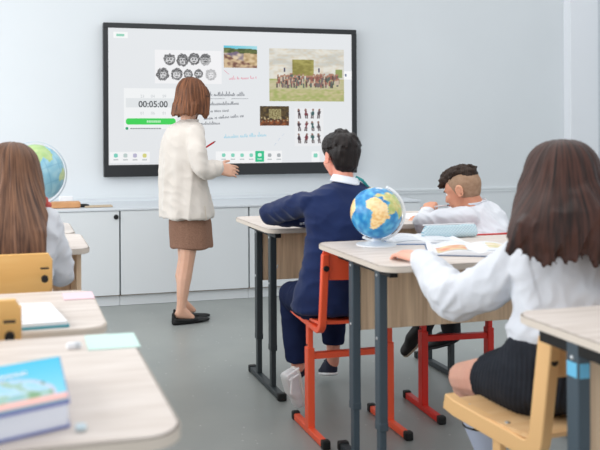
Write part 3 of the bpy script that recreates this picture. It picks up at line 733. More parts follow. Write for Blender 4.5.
# ------------------------------------------------------------------ TEACHER
TY = 5.17
base = at(188, 321, z=0); base.y = TY
T = empty('person', (base.x, TY, 0), 0, 'standing woman with a brown bob, loose beige shirt and brown skirt, holding a red pen', 'person')
f = V((.965, .26, 0)).normalized(); r = V((f.y, -f.x, 0))         # r: her right (towards the room)
def tp(px, py, off=0): return at(px, py, Y=TY)+r*off
hd = Head(tp(193, 96.5), f+V((0, 0, -.06)), k=1.0)
mb = MB(); hd.skin(mb, tp(188, 120), .05)
mb.hull([(tp(188, 126), (.05, .06, .03)), (tp(186, 150), (.08, .08, .08)), (tp(189, 190), (.1, .12, .1))])
mb.hull([(tp(189, 190), (.1, .12, .1)), (tp(190, 214), (.12, .13, .1))])
Rw, Lw = tp(206, 168, .17), tp(192, 154.5, .0)
limb(mb, [(tp(185, 134, .14), .034), (tp(184, 166, .22), .03), (Rw, .025)])
limb(mb, [(tp(186, 134, -.14), .038), (tp(190, 162, -.18), .036), (Lw, .024)])
hand(mb, Rw, f*.93+V((0, -.1, -.12)), V((-.1, -.85, .35)), -1, 1.0, (.12, .28, .22), spread=.16, thumb=.85)
hand(mb, Lw, f*.5+V((0, -.2, .35)), V((.6, .3, .2)), 1, .85, (.7, .8, .6))
for off, hx, kx, ax, ay in ((.06, 187, 183, 177, 313), (-.05, 190, 189, 186, 309)):
    kn = tp(kx, 259, off); an = tp(ax, ay-6, off)
    limb(mb, [(tp(hx, 214, off), .08), (kn, .05)]); mb.hull([(kn, .05), (tp(kx-3, 277, off), .05), (tp(ax+1, 295, off), .036)]); mb.hull([(tp(ax+1, 295, off), .034), (an, .031)])
    mb.hull([(an, .03), (tp(ax-3, ay, off), .024), (tp(ax+11, ay+2.5, off), .018)])
flesh('body', mb, SK_T, T, .0045, 3)
hd.eyes(T)
# hair: bob reaching the collar
mb = MB(); e = hd.e
mb.hull([e(0, -.018, .045, (.084, .1, .083)), e(0, .0, .035, (.08, .09, .08))], 3)
for q in (-1, 1):
    loft(mb, [(hd.p(q*.05, .015, .07), .03, .05), (hd.p(q*.066, .012, .03), .024, .074), (hd.p(q*.072, .012, -.04), .022, .08), (hd.p(q*.074, .006, -.12), .02, .086)], hd.M)
for q in (-1, 1): mb.hull([e(q*.072, .05, -.08, (.02, .03, .04)), e(q*.07, .062, -.135, (.014, .016, .012))], 2)
loft(mb, [(hd.p(0, -.02, .115), .05, .06), (hd.p(0, -.028, .06), .083, .088), (hd.p(0, -.045, -.01), .092, .076), (hd.p(0, -.06, -.08), .098, .072), (hd.p(0, -.068, -.125), .1, .072)], hd.M)
for k in range(16):
    a = PI*.98+PI*(k-.5)/14.5; mb.hull([e(.092*math.cos(a), -.02+.1*math.sin(a), -.06, .02), e(.1*math.cos(a), -.025+.11*math.sin(a), -.125-.006*(k % 3), .009)], 1)
def hd1(c):
    d = c-hd.c; a = math.atan2(d.y, d.x); return .0022*math.sin(a*26+2*math.sin(d.z*14))+.0016*noise.noise(V((a*9, d.z*7, 1)))
flesh('hair', mb, hairmat('auburn', (140, 90, 60), (62, 36, 24)), T, .0055, 5, hd1, flowfn(hd.c))
GL = mat('glasses_black', (24, 22, 22), .3)
mb = MB()
for q in (-1, 1):
    mb.tube([hd.p(q*.032+.021*math.cos(a), .1, .0+.017*math.sin(a)) for a in [i*PI/8 for i in range(17)]], .0018, 6)
    mb.tube([hd.p(q*.053, .099, .004), hd.p(q*.09, .07, .004), hd.p(q*.088, -.0, .002)], .0018, 6)
mb.tube([hd.p(-.011, .1, .004), hd.p(.011, .1, .004)], .0018, 6)
K(mb.build('glasses', GL, T, True), T)
# shirt
SH = mat('beige_cotton', (220, 213, 205), .85, .15, noise_c=(213, 205, 196), nscale=5, bump=.12, bscale=140, sheen=.2)
mb = MB(); R3 = frame(f)
loft(mb, [(tp(189, 119.5), .045, .05), (tp(188, 122), .075, .062), (tp(186, 127), .15, .095), (tp(183.5, 136), .185, .12), (tp(182, 152), .178, .13), (tp(182, 172), .18, .138), (tp(184.5, 194), .195, .155), (tp(186, 207), .2, .168), (tp(186.3, 217), .202, .172)], R3)
mb.chain([(tp(184.5, 133.5, .14), .058), (tp(182, 150, .215), .055), (tp(184, 167, .235), .047)], 3)
mb.hull([(tp(184, 167, .235), .047), (tp(192, 170, .215), .05), (tp(200, 167.5, .18), .043)], 3)
mb.hull([(tp(197, 169, .19), .054), (tp(203, 167, .178), .049)], 3)
mb.hull([(tp(184, 134, -.14), .055), (tp(190, 162, -.19), .055)], 3); mb.hull([(tp(190, 162, -.19), .052), (tp(191, 154, -.08), .042)], 3)
def dsh(c):
    s = (c-T.location).dot(f); q = (c-T.location).dot(r); z = c.z
    v = .012*(.5-2*abs(noise.noise(V((s*11, q*11, z*1.6)))))*min(1, max(.2, (1.4-z)*3))-.01*abs(noise.noise(V((s*14+z*9, q*12, z*12))))+.003
    return v
hemz = tp(187, 214.5).z
flesh('shirt', mb, SH, T, .0065, 16, dsh, cut=[(tp(186, 217.5), (-.04, 0, -1))])
mb = MB(); mb.tube([tp(190, 121, 0)+f*(.055*math.cos(a))+r*(.055*math.sin(a)) for a in [i*PI/8 for i in range(17)]], 0, rect=(.008, .022)); K(mb.build('shirt_collar', SH, T, True), T)
mb = MB()
for off, px in ((.272, 0),):
    mb.tube([tp(190.5, 204, .2), tp(191, 217, .215)], .002, 6)
K(mb.build('side_slit', mat('slit_shade', (190, 176, 160), .8), T), T)
# skirt
mb = MB(); mb.hull([(tp(189, 205), (.14, .12, .03), R3), (tp(190, 222), (.15, .138, .03), R3), (tp(191.5, 246.5), (.15, .14, .012), R3)], 3)
def dsk(c): s = (c-T.location).dot(f); q = (c-T.location).dot(r); return .005*math.sin(s*38+2*math.sin(q*20))*min(1, max(0, (.95-c.z)*6))+.002*N(c, 14)
flesh('skirt', mb, mat('brown_linen', (148, 114, 96), .85, .15, noise_c=(130, 98, 82), nscale=160, bump=.2, bscale=300), T, .006, 3, dsk, cut=[(tp(191, 249), (0.02, 0, -1))])
SHOE = mat('black_suede', (26, 26, 27), .6, .4)
for off, ax, ay in ((.06, 177.5, 318.5), (-.05, 186, 314.5)):
    mb = MB(); b0 = tp(ax, ay, off); g_ = V((0, 0, .012)); zz = .0
    hz = V((b0.x, b0.y, .0)); 
    def sp(a, h, l=0): return hz+f*a+r*l+V((0, 0, h))
    mb.hull([(sp(-.05, .02), .022), (sp(.02, .018), (.03, .03, .012)), (sp(.12, .016), (.042, .042, .012), R3), (sp(.19, .013), (.018, .018, .01))], 3)
    mb.hull([(sp(-.055, .035), .017), (sp(-.06, .072), .01)], 2); mb.hull([(sp(.1, .022), (.038, .04, .014), R3), (sp(.165, .018), (.022, .03, .01), R3)], 3)
    for s in (-1, 1): mb.hull([(sp(-.05, .036, s*.018), .008), (sp(.02, .028, s*.034), .007), (sp(.1, .028, s*.034), .007)], 2)
    flesh('shoe', mb, SHOE, T, .004, 3, cut=[(V((0, 0, .001)), (0, 0, -1))])
pn = empty('red_pen', tp(205, 147, .02), 0, 'red pen in the standing woman\'s raised far hand', 'pen')
O_ = pn.location; q2 = tp(214, 141.2, .02)
MB().cyl(V((0, 0, 0))+(O_-q2)*.35, (q2-O_)*.8, .006).build('barrel', mat('pen_red', (200, 30, 44), .3), pn, True); MB().cyl((q2-O_)*.8, (q2-O_)*1.02, .006, 16, .0015).build('tip', mat('pen_tip', (120, 20, 30), .3), pn, True)

# ------------------------------------------------------------------ generic seated pieces
def sneaker(parent, heel, toe, up, body, sole, L=.21, name='shoe', laces=None):
    heel, toe = V(heel), V(toe); d = (toe-heel).normalized(); x = d.cross(V(up)).normalized(); u = x.cross(d); M = Matrix((x, d, u)).transposed()
    def q(a, b, c): return heel+x*a*L/.21+d*b*L/.21+u*c*L/.21
    mb = MB(); mb.hull([(q(0, .028, .035), (.03, .03, .03), M), (q(0, .02, .075), (.027, .026, .012), M), (q(0, .09, .06), (.028, .03, .02), M), (q(0, .12, .035), (.036, .035, .024), M)], 3)
    mb.hull([(q(0, .11, .032), (.037, .035, .024), M), (q(0, .178, .026), (.032, .03, .018), M)], 3)
    o = flesh(name, mb, body, parent, .0045, 3)
    mb = MB(); mb.hull([(q(0, .03, .01), (.033, .032, .011), M), (q(0, .12, .01), (.04, .04, .011), M), (q(0, .178, .011), (.035, .034, .011), M)], 3)
    s = flesh('sole', mb, sole, None, .0045, 2); s.parent = o
    if laces:
        mb = MB()
        for k in range(4): mb.tube([q(-.022, .085+.018*k, .078-.01*k), q(0, .09+.018*k, .088-.011*k), q(.022, .085+.018*k, .078-.01*k)], .003, 6)
        l = mb.build('laces', laces, None, True); l.parent = o
    return o
# ------------------------------------------------------------------ BOY IN NAVY
NAVY = mat('navy_wool', (34, 48, 88), .9, .1, noise_c=(29, 41, 78), nscale=7, bump=.15, bscale=200, sheen=.15)
NAVT = mat('navy_trousers', (30, 40, 72), .9, .1, noise_c=(25, 34, 64), nscale=7, bump=.15, bscale=200)
B = empty('person', (1.3, 3.12, 0), 0, 'dark-haired boy in a navy suit seated on the orange chair at the double desk', 'person')
def np_(px, py, Y): return at(px, py, Y=Y)
NH = 3.24
hd2 = Head(np_(340.5, 156.5, NH), (-.04, 1, -.12), k=.9)
mb = MB(); hd2.skin(mb, np_(343, 181, 3.2), .046)
sl, sr = np_(308, 203, 3.2), np_(377, 203, 3.2); el, wl = np_(271, 214, 3.44), np_(306, 219.5, 3.44)
er_, wr2 = np_(391, 217, 3.42), np_(362, 219, 3.52)
mb.hull([(np_(343, 195, 3.2), (.1, .06, .05)), (np_(338, 240, 3.13), (.1, .07, .08)), (np_(335, 292, 3.1), (.12, .08, .07))])
limb(mb, [(sl, .04), (el, .034), (wl, .022)]); limb(mb, [(sr, .04), (er_, .034), (wr2, .022)])
hand(mb, wl, (1, .25, 0), (0, -.1, 1), -1, .8, (.2, .3, .2)); hand(mb, wr2, (-1, .3, 0), (0, -.1, 1), 1, .8, (.2, .3, .2))
hl, hr = V((1.2, 3.12, .54)), V((1.4, 3.12, .54)); kl, kr = np_(293, 296, 3.42), V((1.42, 3.46, .545))
al = np_(298, 366, 3.32); ar = np_(333, 362, 3.62)
limb(mb, [(hl, .07), (kl, .045), (al, .03)]); limb(mb, [(hr, .07), (kr, .045), (ar, .03)])
flesh('body', mb, SK_N, B, .0045, 3)
hd2.eyes(B)
mb = MB(); e = hd2.e
mb.hull([e(0, -.022, .042, (.086, .1, .08)), e(0, .03, .055, (.078, .075, .07))], 3)
mb.hull([e(0, -.05, .02, (.08, .07, .06)), e(0, -.055, -.045, (.06, .05, .035)), e(0, -.05, -.07, (.042, .035, .02))], 3)
for k in range(70):
    a = rng.uniform(0, 2*PI); h = rng.uniform(-.1, 1); rr = math.sqrt(max(0, 1-max(h, 0)**2))
    if h < 0.1 and (math.sin(a) > -.2): continue
    x, y, z = .084*rr*math.cos(a), -.022+.1*rr*math.sin(a), .045+.078*h
    mb.hull([e(x*.93, y*.93, z, .014), e(x*1.05+rng.uniform(-.008, .008), y*1.05, z-.012+rng.uniform(-.006, .008), .005)], 1)
flesh('hair', mb, hairmat('dark', (32, 22, 20), (14, 9, 8), .4, 22), B, .005, 2, lambda c: .003*noise.noise(V((c.x*60, c.y*60, c.z*25))), flowfn(hd2.c))
# white collar, jacket
mb = MB()
mb.tube([np_(346, 180, 3.2)+V((.06*math.cos(a), .056*math.sin(a), -.012*math.cos(a))) for a in [i*PI/10 for i in range(21)]], 0, rect=(.008, .034))
K(mb.build('shirt_collar', mat('white_collar', (232, 236, 242), .8), B, True), B)
mb = MB(); mb.tube([np_(356, 177, 3.17), np_(362, 180, 3.15), np_(368, 187, 3.16)], .006, 8); K(mb.build('teal_strap', mat('teal_cord', (40, 140, 140), .6), B, True), B)
mb = MB()
I3 = Matrix.Identity(3)
loft(mb, [(np_(346, 181.5, 3.2), .052, .05), (np_(345, 185, 3.2), .075, .058), (np_(344, 191, 3.19), .135, .072), (np_(343, 202, 3.18), .172, .088), (np_(342, 220, 3.15), .155, .095), (np_(339, 245, 3.13), .143, .098), (np_(336, 268, 3.12), .148, .11), (np_(333, 290, 3.12), .158, .125), (np_(331, 309, 3.12), .168, .135)], I3)
mb.hull([(sl, (.045, .05, .044)), (lerp(sl, el, .5)+V((0, 0, .002)), .05), (el, .044)], 3)
mb.hull([(el, .046), (lerp(el, wl, .55), .04), (lerp(el, wl, .95), .034)], 3)
mb.hull([(sr, (.05, .055, .052)), (er_, .046)], 3); mb.hull([(er_, .046), (wr2, .036)], 3)
def dj(c):
    v = .013*fold(c, 7, 8, 17)+.007*fold(V((c.x+c.z, c.y, c.z-c.x)), 16, 12, 7, 3)+.006
    if c.x < 1.2 and c.z > .8: v += .009*fold(V((c.x*.6+c.z*.8, c.y, 0)), 34, 16, 1, 5)+.003
    return v
jk = flesh('jacket', mb, NAVY, B, .0055, 16, dj)
mb = MB()
for k in range(3): mb.ball(np_(301+k*2.6, 224-k*.6, 3.395), (.006, .003, .006), sub=2)
K(mb.build('cuff_buttons', mat('button_light', (190, 196, 206), .3), B, True), B)
mb = MB(); mb.hull([(hl, .088), (lerp(hl, kl, .6), .07), (kl, .062)], 3); mb.hull([(kl, .062), (lerp(kl, al, .5), .055), (lerp(kl, al, .9), .048)], 3)
mb.hull([(hr, .088), (lerp(hr, kr, .6), .07), (kr, .062)], 3); mb.hull([(kr, .062), (lerp(kr, ar, .5), .053), (lerp(kr, ar, .93), .045)], 3); mb.hull([(hl, .088), (hr, .088)], 3)
flesh('trousers', mb, NAVT, B, .0055, 16, wr(16, .004, 2), cut=[(al+V((0, 0, .022)), (0, 0, -1))])
WSN = mat('white_leather', (236, 238, 240), .5); NSN = mat('navy_canvas', (30, 36, 58), .7)
hL = np_(296, 366, 3.28); tL = np_(302, 411, 3.34)
s1 = sneaker(B, hL+V((0, -.0, .0)), tL, (-1, -.55, .1), WSN, mat('grey_sole', (236, 232, 226), .6), .2)
mb = MB()
for a, c in (((287, 377), (299, 368)), ((289, 381), (299, 374)), ((292, 377), (291, 394))): mb.tube([np_(a[0], a[1], 3.2), np_(c[0], c[1], 3.2)], .005, 8)
l = mb.build('laces', mat('lace_white', (242, 243, 245), .8), None, True); l.parent = s1
mb = MB(); mb.hull([(np_(298, 375, 3.32), .02), (np_(303, 372, 3.32), .016)], 2); l = mb.build('tongue', NSN, None, True); l.parent = s1
s2 = sneaker(B, V((ar.x-.01, ar.y-.03, .07)), V((ar.x+.01, ar.y+.15, .02)), (0, 0.2, 1), NSN, WSN, .19, laces=NSN)

# ------------------------------------------------------------------ BOY IN WHITE
WHC = mat('white_cotton', (226, 229, 235), .85, .15, noise_c=(220, 224, 231), nscale=6, bump=.12, bscale=160, sheen=.2)
W = empty('person', (1.95, 3.2, 0), 0, 'boy with shaved sides and curly top hair in a white shirt, at the double desk', 'person')
WYY = 3.34
wf = V((-.56, .83, -.34))
hd3 = Head(at(463, 190.5, Y=WYY), wf, (-.05, .1, 1), k=.88)
mb = MB(); hd3.skin(mb, at(476, 208, Y=3.3), .045)
s3 = at(468, 219, Y=3.27); s4 = at(488, 214, Y=3.42); e3 = at(424, 224, Y=3.4); w3 = at(428, 213, Y=3.55); e4 = at(440, 219, Y=3.62); w4 = at(424, 217, Y=3.66)
mb.hull([(at(480, 216, Y=3.32), (.08, .09, .05)), (at(490, 240, Y=3.25), (.09, .1, .07)), (at(492, 268, Y=3.18), (.1, .1, .06))])
limb(mb, [(s3, .038), (e3, .034), (w3, .022)]); limb(mb, [(s4, .038), (e4, .032), (w4, .022)])
hand(mb, w3+V((0, 0, .012)), (.35, .4, .25), (-.55, -.4, .7), -1, .78, (.7, .9, .7))
hand(mb, w4, (-.6, -.4, 0), (0, 0, 1), 1, .78, (.2, .3, .2))
hL_, hR_ = V((1.83, 3.22, .52)), V((2.02, 3.2, .52)); k3 = V((1.8, 3.5, .47)); k4 = V((2.0, 3.52, .5)); a3 = at(422, 331, Y=3.5); a4 = at(452, 338, Y=3.6)
limb(mb, [(hL_, .065), (k4, .045), (a3, .028)]); limb(mb, [(hR_, .065), (k4+V((.04, .02, 0)), .045), (a4, .028)])
flesh('body', mb, SK_W, W, .0042, 3)
hd3.eyes(W)
mb = MB(); e = hd3.e
mb.hull([e(0, -.014, .03, (.0765, .095, .085)), e(0, -.045, -.02, (.055, .045, .04))], 3)
flesh('shaved_hair', mb, mat('stubble', (172, 142, 118), .8, .2, noise_c=(156, 126, 102), nscale=60), W, .005, 3, cut=[(hd3.p(0, .052, 0), hd3.M @ V((0, 1, -.25))), (hd3.p(0, 0, -.045), hd3.M @ V((0, .5, -1)))])
mb = MB(); mb.hull([e(0, -.055, .068, (.058, .05, .038)), e(0, .045, .076, (.056, .045, .034)), e(0, .0, .09, (.06, .08, .036))], 3)
for k in range(170):
    a = rng.uniform(0, 2*PI); q = math.sqrt(rng.random()); x, y = .064*q*math.cos(a), -.004+.104*q*math.sin(a); z = .072+.054*math.sqrt(max(0, 1-q*q))
    o = rng.uniform(0, 6); mb.hull([e(x, y, z, .012), e(x+.012*math.cos(o), y+.012*math.sin(o), z+.008, .007)], 1)
for k in range(10): x = -.04+.009*k; mb.hull([e(x, .085, .07, .013), e(x*1.1, .108, .056-.012*(k % 2), .006)], 1)
flesh('top_hair', mb, hairmat('brown', (66, 50, 40), (34, 25, 21), .6, 30), W, .0042, 1, lambda c: .003*noise.noise(c*110), flowfn(hd3.c))
mb = MB()
loft(mb, [(at(475, 200.5, Y=3.32), .045, .045), (at(478, 204.5, Y=3.32), .08, .07), (at(481, 213, Y=3.31), .1, .1), (at(483, 222, Y=3.29), .1, .12), (at(484, 238, Y=3.24), .098, .12), (at(486, 262, Y=3.19), .11, .12), (at(487, 290, Y=3.18), .115, .12)], Matrix.Rotation(.5, 3, 'Z'))
mb.hull([(s3, .055), (lerp(s3, e3, .5), .056), (e3, .048)], 3); mb.hull([(e3, .048), (lerp(e3, w3, .85), .035)], 3)
mb.hull([(s4, .05), (e4, .048)], 3); mb.hull([(e4, .046), (w4, .033)], 3)
flesh('shirt', mb, WHC, W, .0055, 16, lambda c: .012*fold(c, 14, 12, 16)+.012*fold(V((c.x+c.z, c.y, c.z-c.x)), 26, 12, 10, 3)+.006)
mb = MB(); mb.tube([at(475, 203, Y=3.31)+V((.046*math.cos(a), .05*math.sin(a), .01*math.cos(a))) for a in [i*PI/10 for i in range(21)]], 0, rect=(.006, .026)); K(mb.build('shirt_collar', WHC, W, True), W)
DKT = mat('black_trousers', (24, 26, 32), .85)
mb = MB(); mb.hull([(hL_, .08), (k4, .06)], 3); mb.hull([(k4, .06), (lerp(k4, a3, .5), .055), (lerp(k4, a3, .93), .042)], 3); k5 = k4+V((.04, .02, 0)); mb.hull([(hR_, .08), (k5, .06)], 3); mb.hull([(k5, .06), (lerp(k5, a4, .93), .046)], 3); mb.hull([(hL_, .08), (hR_, .08)], 3)
flesh('trousers', mb, DKT, W, .0055, 4, wr(16, .003, 5))
sneaker(W, a3+V((.025, -.01, .0)), a3+V((-.06, .06, -.13)), (-.75, -.1, .5), mat('black_leather', (22, 22, 23), .5), mat('pale_sole', (196, 186, 168), .6), .17)
sneaker(W, a4+V((.02, -.01, -.02)), a4+V((-.06, .12, -.08)), (-.3, 0, .9), mat('black_leather', (22, 22, 23), .5), mat('black_sole', (30, 30, 32), .6), .17)
pn = empty('writing_pen', at(441, 206, Y=3.5), 0, 'thin pale pen in the fist of the boy in the white shirt', 'pen')
q2 = at(450, 205, Y=3.47)-pn.location
MB().cyl(q2*-.7, q2*.7, .004).build('barrel', mat('pen_pale', (216, 206, 206), .3), pn, True); MB().cyl(q2*.7, q2*1.1, .004, 12, .001).build('tip', DARKST, pn, True)

# ------------------------------------------------------------------ GIRL AT RIGHT
G = empty('person', (1.5, 1.95, 0), 0, 'girl with long dark brown hair, white blouse and black skirt, reaching to the desk', 'person')
hd4 = Head(at(561, 186, Y=1.97), (-.02, 1, -.14), k=.93)
mb = MB(); hd4.skin(mb, at(568, 228, Y=1.97), .045)
gs, ge, gw = at(520, 262, Y=2.0), at(454, 298, Y=2.12), at(419, 258, Y=2.42)
hs_, he, hw = at(622, 262, Y=2.0), V((1.86, 2.15, .86)), V((1.8, 2.42, .84))
mb.hull([(at(570, 245, Y=1.98), (.1, .06, .05)), (at(560, 300, Y=1.93), (.1, .075, .08)), (at(548, 360, Y=1.9), (.12, .08, .07))])
limb(mb, [(gs, .042), (ge, .036), (gw, .023)]); limb(mb, [(hs_, .042), (he, .036), (hw, .023)])
hand(mb, gw, at(398, 252, z=.825)-gw, (0, -.25, 1), 1, .84, (.25, .4, .35), thumb=.8)
hand(mb, hw, (-.6, .6, 0), (0, 0, 1), 1, .8)
h1, h2 = V((1.38, 1.93, .55)), V((1.56, 1.93, .55)); n1 = at(465, 378, Y=2.25); n2 = V((1.57, 2.24, .5)); a1 = V((1.35, 2.3, .1)); a2 = V((1.52, 2.36, .1))
a1 = at(480, 470, Y=2.3); a1 = n1+(a1-n1)*1.0; a1 = V((1.53, 2.32, .09)); a2 = V((1.66, 2.33, .09))
limb(mb, [(h1, .08), (lerp(h1, n1, .6), .068), (n1, .052)]); mb.hull([(n1, .05), (lerp(n1, a1, .35), .05), (lerp(n1, a1, .95), .03)])
limb(mb, [(h2, .08), (n2, .052), (a2, .03)])
flesh('body', mb, SK_G, G, .0045, 3)
hd4.eyes(G)
HM4 = hairmat('dark_brown', (74, 44, 35), (28, 16, 13), .42, 20)
mb = MB(); e = hd4.e
loft(mb, [(hd4.p(-.004, -.01, .142), .012, .012), (hd4.p(-.004, -.012, .134), .044, .05), (hd4.p(-.004, -.015, .115), .071, .08), (hd4.p(-.006, -.018, .08), .094, .1), (hd4.p(-.014, -.025, .035), .11, .106), (hd4.p(-.026, -.04, -.015), .134, .1), (hd4.p(-.05, -.075, -.065), .16, .085), (hd4.p(-.085, -.11, -.115), .178, .066), (hd4.p(-.1, -.13, -.15), .186, .048)], hd4.M)
mb.hull([e(-.02, -.12, -.13, (.11, .05, .04)), e(.02, -.14, -.185, (.09, .04, .03))], 3)
for q in (-1, 1): mb.hull([e(q*.08, -.01, .0, (.03, .06, .05)), e(q*.112, -.03, -.13, (.03, .045, .03)), e(q*.075, .03, .02, (.02, .04, .05))], 3)
def rb(px, py, Y=1.9): return at(px, py, Y=Y)
rl = random.Random(11)
for k in range(44):
    t = k/43; a = PI*.97+PI*1.06*t; x0, y0 = .094*math.cos(a), -.03+.098*math.sin(a)
    x1 = -.3+.43*t; z1 = -.14-.1*t-.03*rl.random()-.02*math.sin(t*9); y1 = -.14-.02*math.sin(PI*t)-.012*rl.random()
    w1 = .014*rl.uniform(-1, 1); r0 = rl.uniform(.017, .022)
    mb.chain([e(x0*.72, y0*.72, .07, .014), e(x0*.92, y0*.92, .01, .02), e(x0*.7+x1*.3+w1, y0-.02, -.04, r0), e((x0+x1)/2-w1, (y0+y1)/2-.03, -.095, r0), e(x1*.9+w1*.5, y1-.004, z1+.035, .017), e(x1*.97+w1*1.5, y1+.006, z1-.005, .0095), e(x1+w1*2.4, y1, z1-.022, .0055)], 1)
def hd4d(c):
    d = c-hd4.c; a = math.atan2(d.y, d.x); return .0035*math.sin(a*20+3*math.sin(d.z*16))*min(1, max(.15, .5-d.z*6))+.004*noise.noise(V((a*7, d.z*12, 5)))
flesh('hair', mb, HM4, G, .0055, 2, hd4d, flowfn(hd4.c))
mb = MB()
BL = mat('white_blouse', (217, 220, 226), .85, .15, noise_c=(211, 215, 222), nscale=6, bump=.1, bscale=160, sheen=.2)
loft(mb, [(at(570, 229, Y=1.98), .05, .045), (at(570, 234, Y=1.98), .085, .06), (at(570, 242, Y=1.97), .155, .078), (at(569, 256, Y=1.96), .185, .095), (at(567, 280, Y=1.94), .165, .1), (at(563, 308, Y=1.92), .148, .105), (at(559, 332, Y=1.91), .143, .11), (at(557, 348, Y=1.91), .14, .105)], I3)
mb.hull([(gs, .062), (lerp(gs, ge, .5)+V((0, 0, -.012)), .068), (ge+V((.01, 0, -.006)), .06)], 3); mb.hull([(ge, .062), (lerp(ge, gw, .45), .052), (lerp(ge, gw, .82), .04)], 3); mb.hull([(lerp(ge, gw, .82), .036), (lerp(ge, gw, .97), .032)], 3)
mb.hull([(hs_, .06), (he, .058)], 3); mb.hull([(he, .056), (hw, .034)], 3)
def dbl(c):
    v = .018*fold(V((c.x+c.z*.6, c.y, c.z)), 9, 8, 9)+.008*fold(V((c.x-c.z, c.y, c.z+c.x)), 20, 14, 12, 4)+.006
    if c.x < 1.36 and c.x > .5: v += .014*fold(V((c.x-c.z*.7, c.y, 0)), 24, 18, 1, 7)+.004
    return v
flesh('blouse', mb, BL, G, .0055, 16, dbl)
mb = MB(); mb.hull([(at(553, 338, Y=1.9), (.125, .1, .02)), (at(551, 360, Y=1.92), (.15, .13, .03)), (h1, .1), (h2, .1), (V((1.47, 1.86, .53)), (.17, .08, .05))], 3)
g1 = lerp(h1, n1, .52); g2 = lerp(h2, n2, .68)
mb.hull([(h1, .105), (h2, .105), (g1, (.078, .06, .08)), (g2, .082), (g1+V((.02, -.12, -.02)), .07)], 3)
def dpl(c): return .0016*math.sin((c.x*.8-c.y*1.1)*330+3*math.sin(c.z*18))*(1 if c.z < .64 else .3)+.004*N(c, 12, 4)
flesh('skirt', mb, mat('black_pleats', (42, 46, 54), .85, .2, noise_c=(34, 37, 44), nscale=12), G, .0045, 3, dpl)
mb = MB(); mb.hull([(lerp(n1, a1, .28), .053), (lerp(n1, a1, .5), .05), (lerp(n1, a1, .96), .036)], 3)
SOCK = mat('pale_blue_sock', (206, 216, 240), .85); o = flesh('sock', mb, SOCK, G, .005, 3)
mb = MB(); c1 = lerp(n1, a1, .42); mb.hull([(c1, .0545), (c1+V((0, 0, -.012)), .0545)], 3); b_ = flesh('sock_band', mb, BLACK, None, .004, 1, cut=[(c1+V((0, 0, -.012)), (0, 0, -1)), (c1+V((0, 0, .004)), (0, 0, 1))]); b_.parent = o
mb = MB(); mb.hull([(lerp(n2, a2, .3), .052), (lerp(n2, a2, .96), .036)], 3); flesh('sock', mb, SOCK, G, .005, 3)
for a_0 in (a1, a2): sneaker(G, V((a_0.x, a_0.y-.045, .0)), V((a_0.x-.02, a_0.y+.15, .0)), (0, 0, 1), SHOE, BLACK, .2)

# ------------------------------------------------------------------ GIRL AT LEFT
Q = empty('person', (-.03, 2.82, 0), 0, 'girl seen from behind with long straight brown hair, on the yellow chair at left', 'person')
hd5 = Head(at(12, 181, Y=2.88), (.1, 1, -.14), k=.95)
mb = MB(); hd5.skin(mb, at(11, 208, Y=2.84), .045)
ls, le, lw = at(-28, 222, Y=2.82), at(-40, 268, Y=2.96), V((-.05, 3.2, .84)); rs, re, rw = at(46, 222, Y=2.82), at(60, 272, Y=2.86), at(52, 240, Y=3.14)
mb.hull([(at(10, 218, Y=2.82), (.1, .06, .05)), (at(8, 262, Y=2.78), (.1, .07, .08)), (at(8, 310, Y=2.76), (.12, .08, .07))])
limb(mb, [(ls, .034), (le, .03), (lw, .02)]); limb(mb, [(rs-V((.01, 0, .01)), .03), (re, .028), (rw, .02)])
hand(mb, rw, (-.3, .3, .5), (.5, -.5, .3), 1, .8, (.4, .5, .4)); hand(mb, lw, (.5, .6, 0), (0, 0, 1), 1, .8)
h1, h2 = V((-.12, 2.8, .54)), V((.07, 2.8, .54)); n1, n2 = V((-.12, 3.14, .52)), V((.07, 3.14, .52)); a1, a2 = V((-.12, 3.2, .1)), V((.07, 3.2, .1))
limb(mb, [(h1, .075), (n1, .05), (a1, .03)]); limb(mb, [(h2, .075), (n2, .05), (a2, .03)])
flesh('body', mb, SK_G, Q, .005, 3)
hd5.eyes(Q)
mb = MB(); e = hd5.e
loft(mb, [(hd5.p(0, -.01, .142), .012, .012), (hd5.p(0, -.012, .134), .044, .05), (hd5.p(0, -.015, .115), .07, .08), (hd5.p(0, -.018, .08), .092, .1), (hd5.p(0, -.03, .0), .11, .1), (hd5.p(0, -.085, -.08), .12, .08), (hd5.p(0, -.15, -.16), .126, .058), (hd5.p(0, -.19, -.23), .13, .045), (hd5.p(0, -.205, -.3), .124, .035)], hd5.M)
for k in range(30):
    t = k/29; a = PI*1.05+PI*.9*t; x0, y0 = .1*math.cos(a), -.03+.1*math.sin(a); x1 = -.125+.25*t
    mb.chain([e(x0*.7, y0*.7, .075, .014), e(x0*.93, y0*.93, .0, .018), e((x0*.4+x1*.6), -.12-.03*math.sin(PI*t), -.12, .02), e(x1, -.185-.025*math.sin(PI*t), -.2, .018), e(x1, -.205-.02*math.sin(PI*t), -.28, .014), e(x1*.93, -.21-.02*math.sin(PI*t), -.325-.012*rl.random()+.03*(2*t-1)**2, .006)], 1)
def hd5d(c):
    d = c-hd5.c; a = math.atan2(d.y, d.x); return .0028*math.sin(a*24+1.2*math.sin(d.z*8))*min(1, max(.15, .5-d.z*6))+.0025*noise.noise(V((a*8, d.z*4, 5)))
flesh('hair', mb, hairmat('light_brown', (132, 94, 70), (68, 44, 33), .4, 22), Q, .006, 3, hd5d, flowfn(hd5.c))
mb = MB(); mb.hull([(hd5.p(.01, -.09, .085), (.03, .012, .01)), (hd5.p(.03, -.07, .1), .008)], 2); K(mb.build('hair_clip', mat('clip_dark', (70, 58, 54), .4), Q, True), Q)
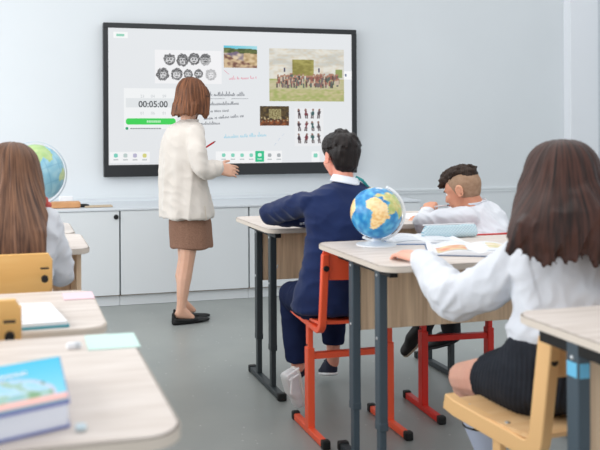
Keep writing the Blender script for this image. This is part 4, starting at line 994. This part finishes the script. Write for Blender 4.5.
mb = MB(); mb.ball(at(45, 201.5, Y=2.86), (.012, .012, .018)); mb.ball(at(48, 205, Y=2.86), (.013, .012, .012)); K(mb.build('red_ribbon', mat('ribbon_red', (206, 92, 84), .6), Q, True), Q)
mb = MB()
loft(mb, [(at(11, 203, Y=2.84), .05, .045), (at(11, 207, Y=2.84), .08, .06), (at(10, 214, Y=2.83), .14, .075), (at(10, 225, Y=2.81), .17, .09), (at(10, 250, Y=2.79), .15, .095), (at(9, 285, Y=2.77), .138, .1), (at(9, 325, Y=2.77), .145, .11)], I3)
mb.hull([(rs, .054), (lerp(rs, re, .5), .052), (re, .048)], 3); mb.hull([(re, .048), (rw, .034)], 3); mb.hull([(ls, .054), (le, .046)], 3); mb.hull([(le, .046), (lw, .033)], 3)
flesh('blouse', mb, BL, Q, .0055, 16, dbl)
mb = MB(); mb.hull([(h1, .09), (n1, .07), (h2, .09), (n2, .07)], 3); flesh('skirt', mb, mat('dark_skirt', (44, 46, 54), .85), Q, .006, 3)
for a_0 in (a1, a2): sneaker(Q, V((a_0.x, a_0.y-.045, .0)), V((a_0.x, a_0.y+.15, .0)), (0, 0, 1), SHOE, BLACK, .2)

# ================================================================== LIGHT
w = bpy.data.worlds.new('daylight'); SC.world = w; w.use_nodes = True
w.node_tree.nodes['Background'].inputs[0].default_value = (.95, .972, 1, 1); w.node_tree.nodes['Background'].inputs[1].default_value = 1.0
def area(name, loc, rot, sx, sy, e, c=(1, 1, 1)):
    l = bpy.data.lights.new(name, 'AREA'); l.shape = 'RECTANGLE'; l.size = sx; l.size_y = sy; l.energy = e; l.color = c
    o = bpy.data.objects.new(name, l); COL.objects.link(o); o.location = loc; o.rotation_euler = rot
area('window_daylight', (-2.6, 3.2, 1.9), (0, math.radians(-80), 0), 1.8, 4.5, 120, (.96, .98, 1))
area('ceiling_lamp', (1.2, 3.2, 2.95), (0, 0, 0), 3.2, 3.5, 30, (1, .98, .95))
vs = SC.view_settings; vs.view_transform = 'Standard'; vs.look = 'None'; vs.gamma = 1; vs.exposure = -.04; vs.use_curve_mapping = False
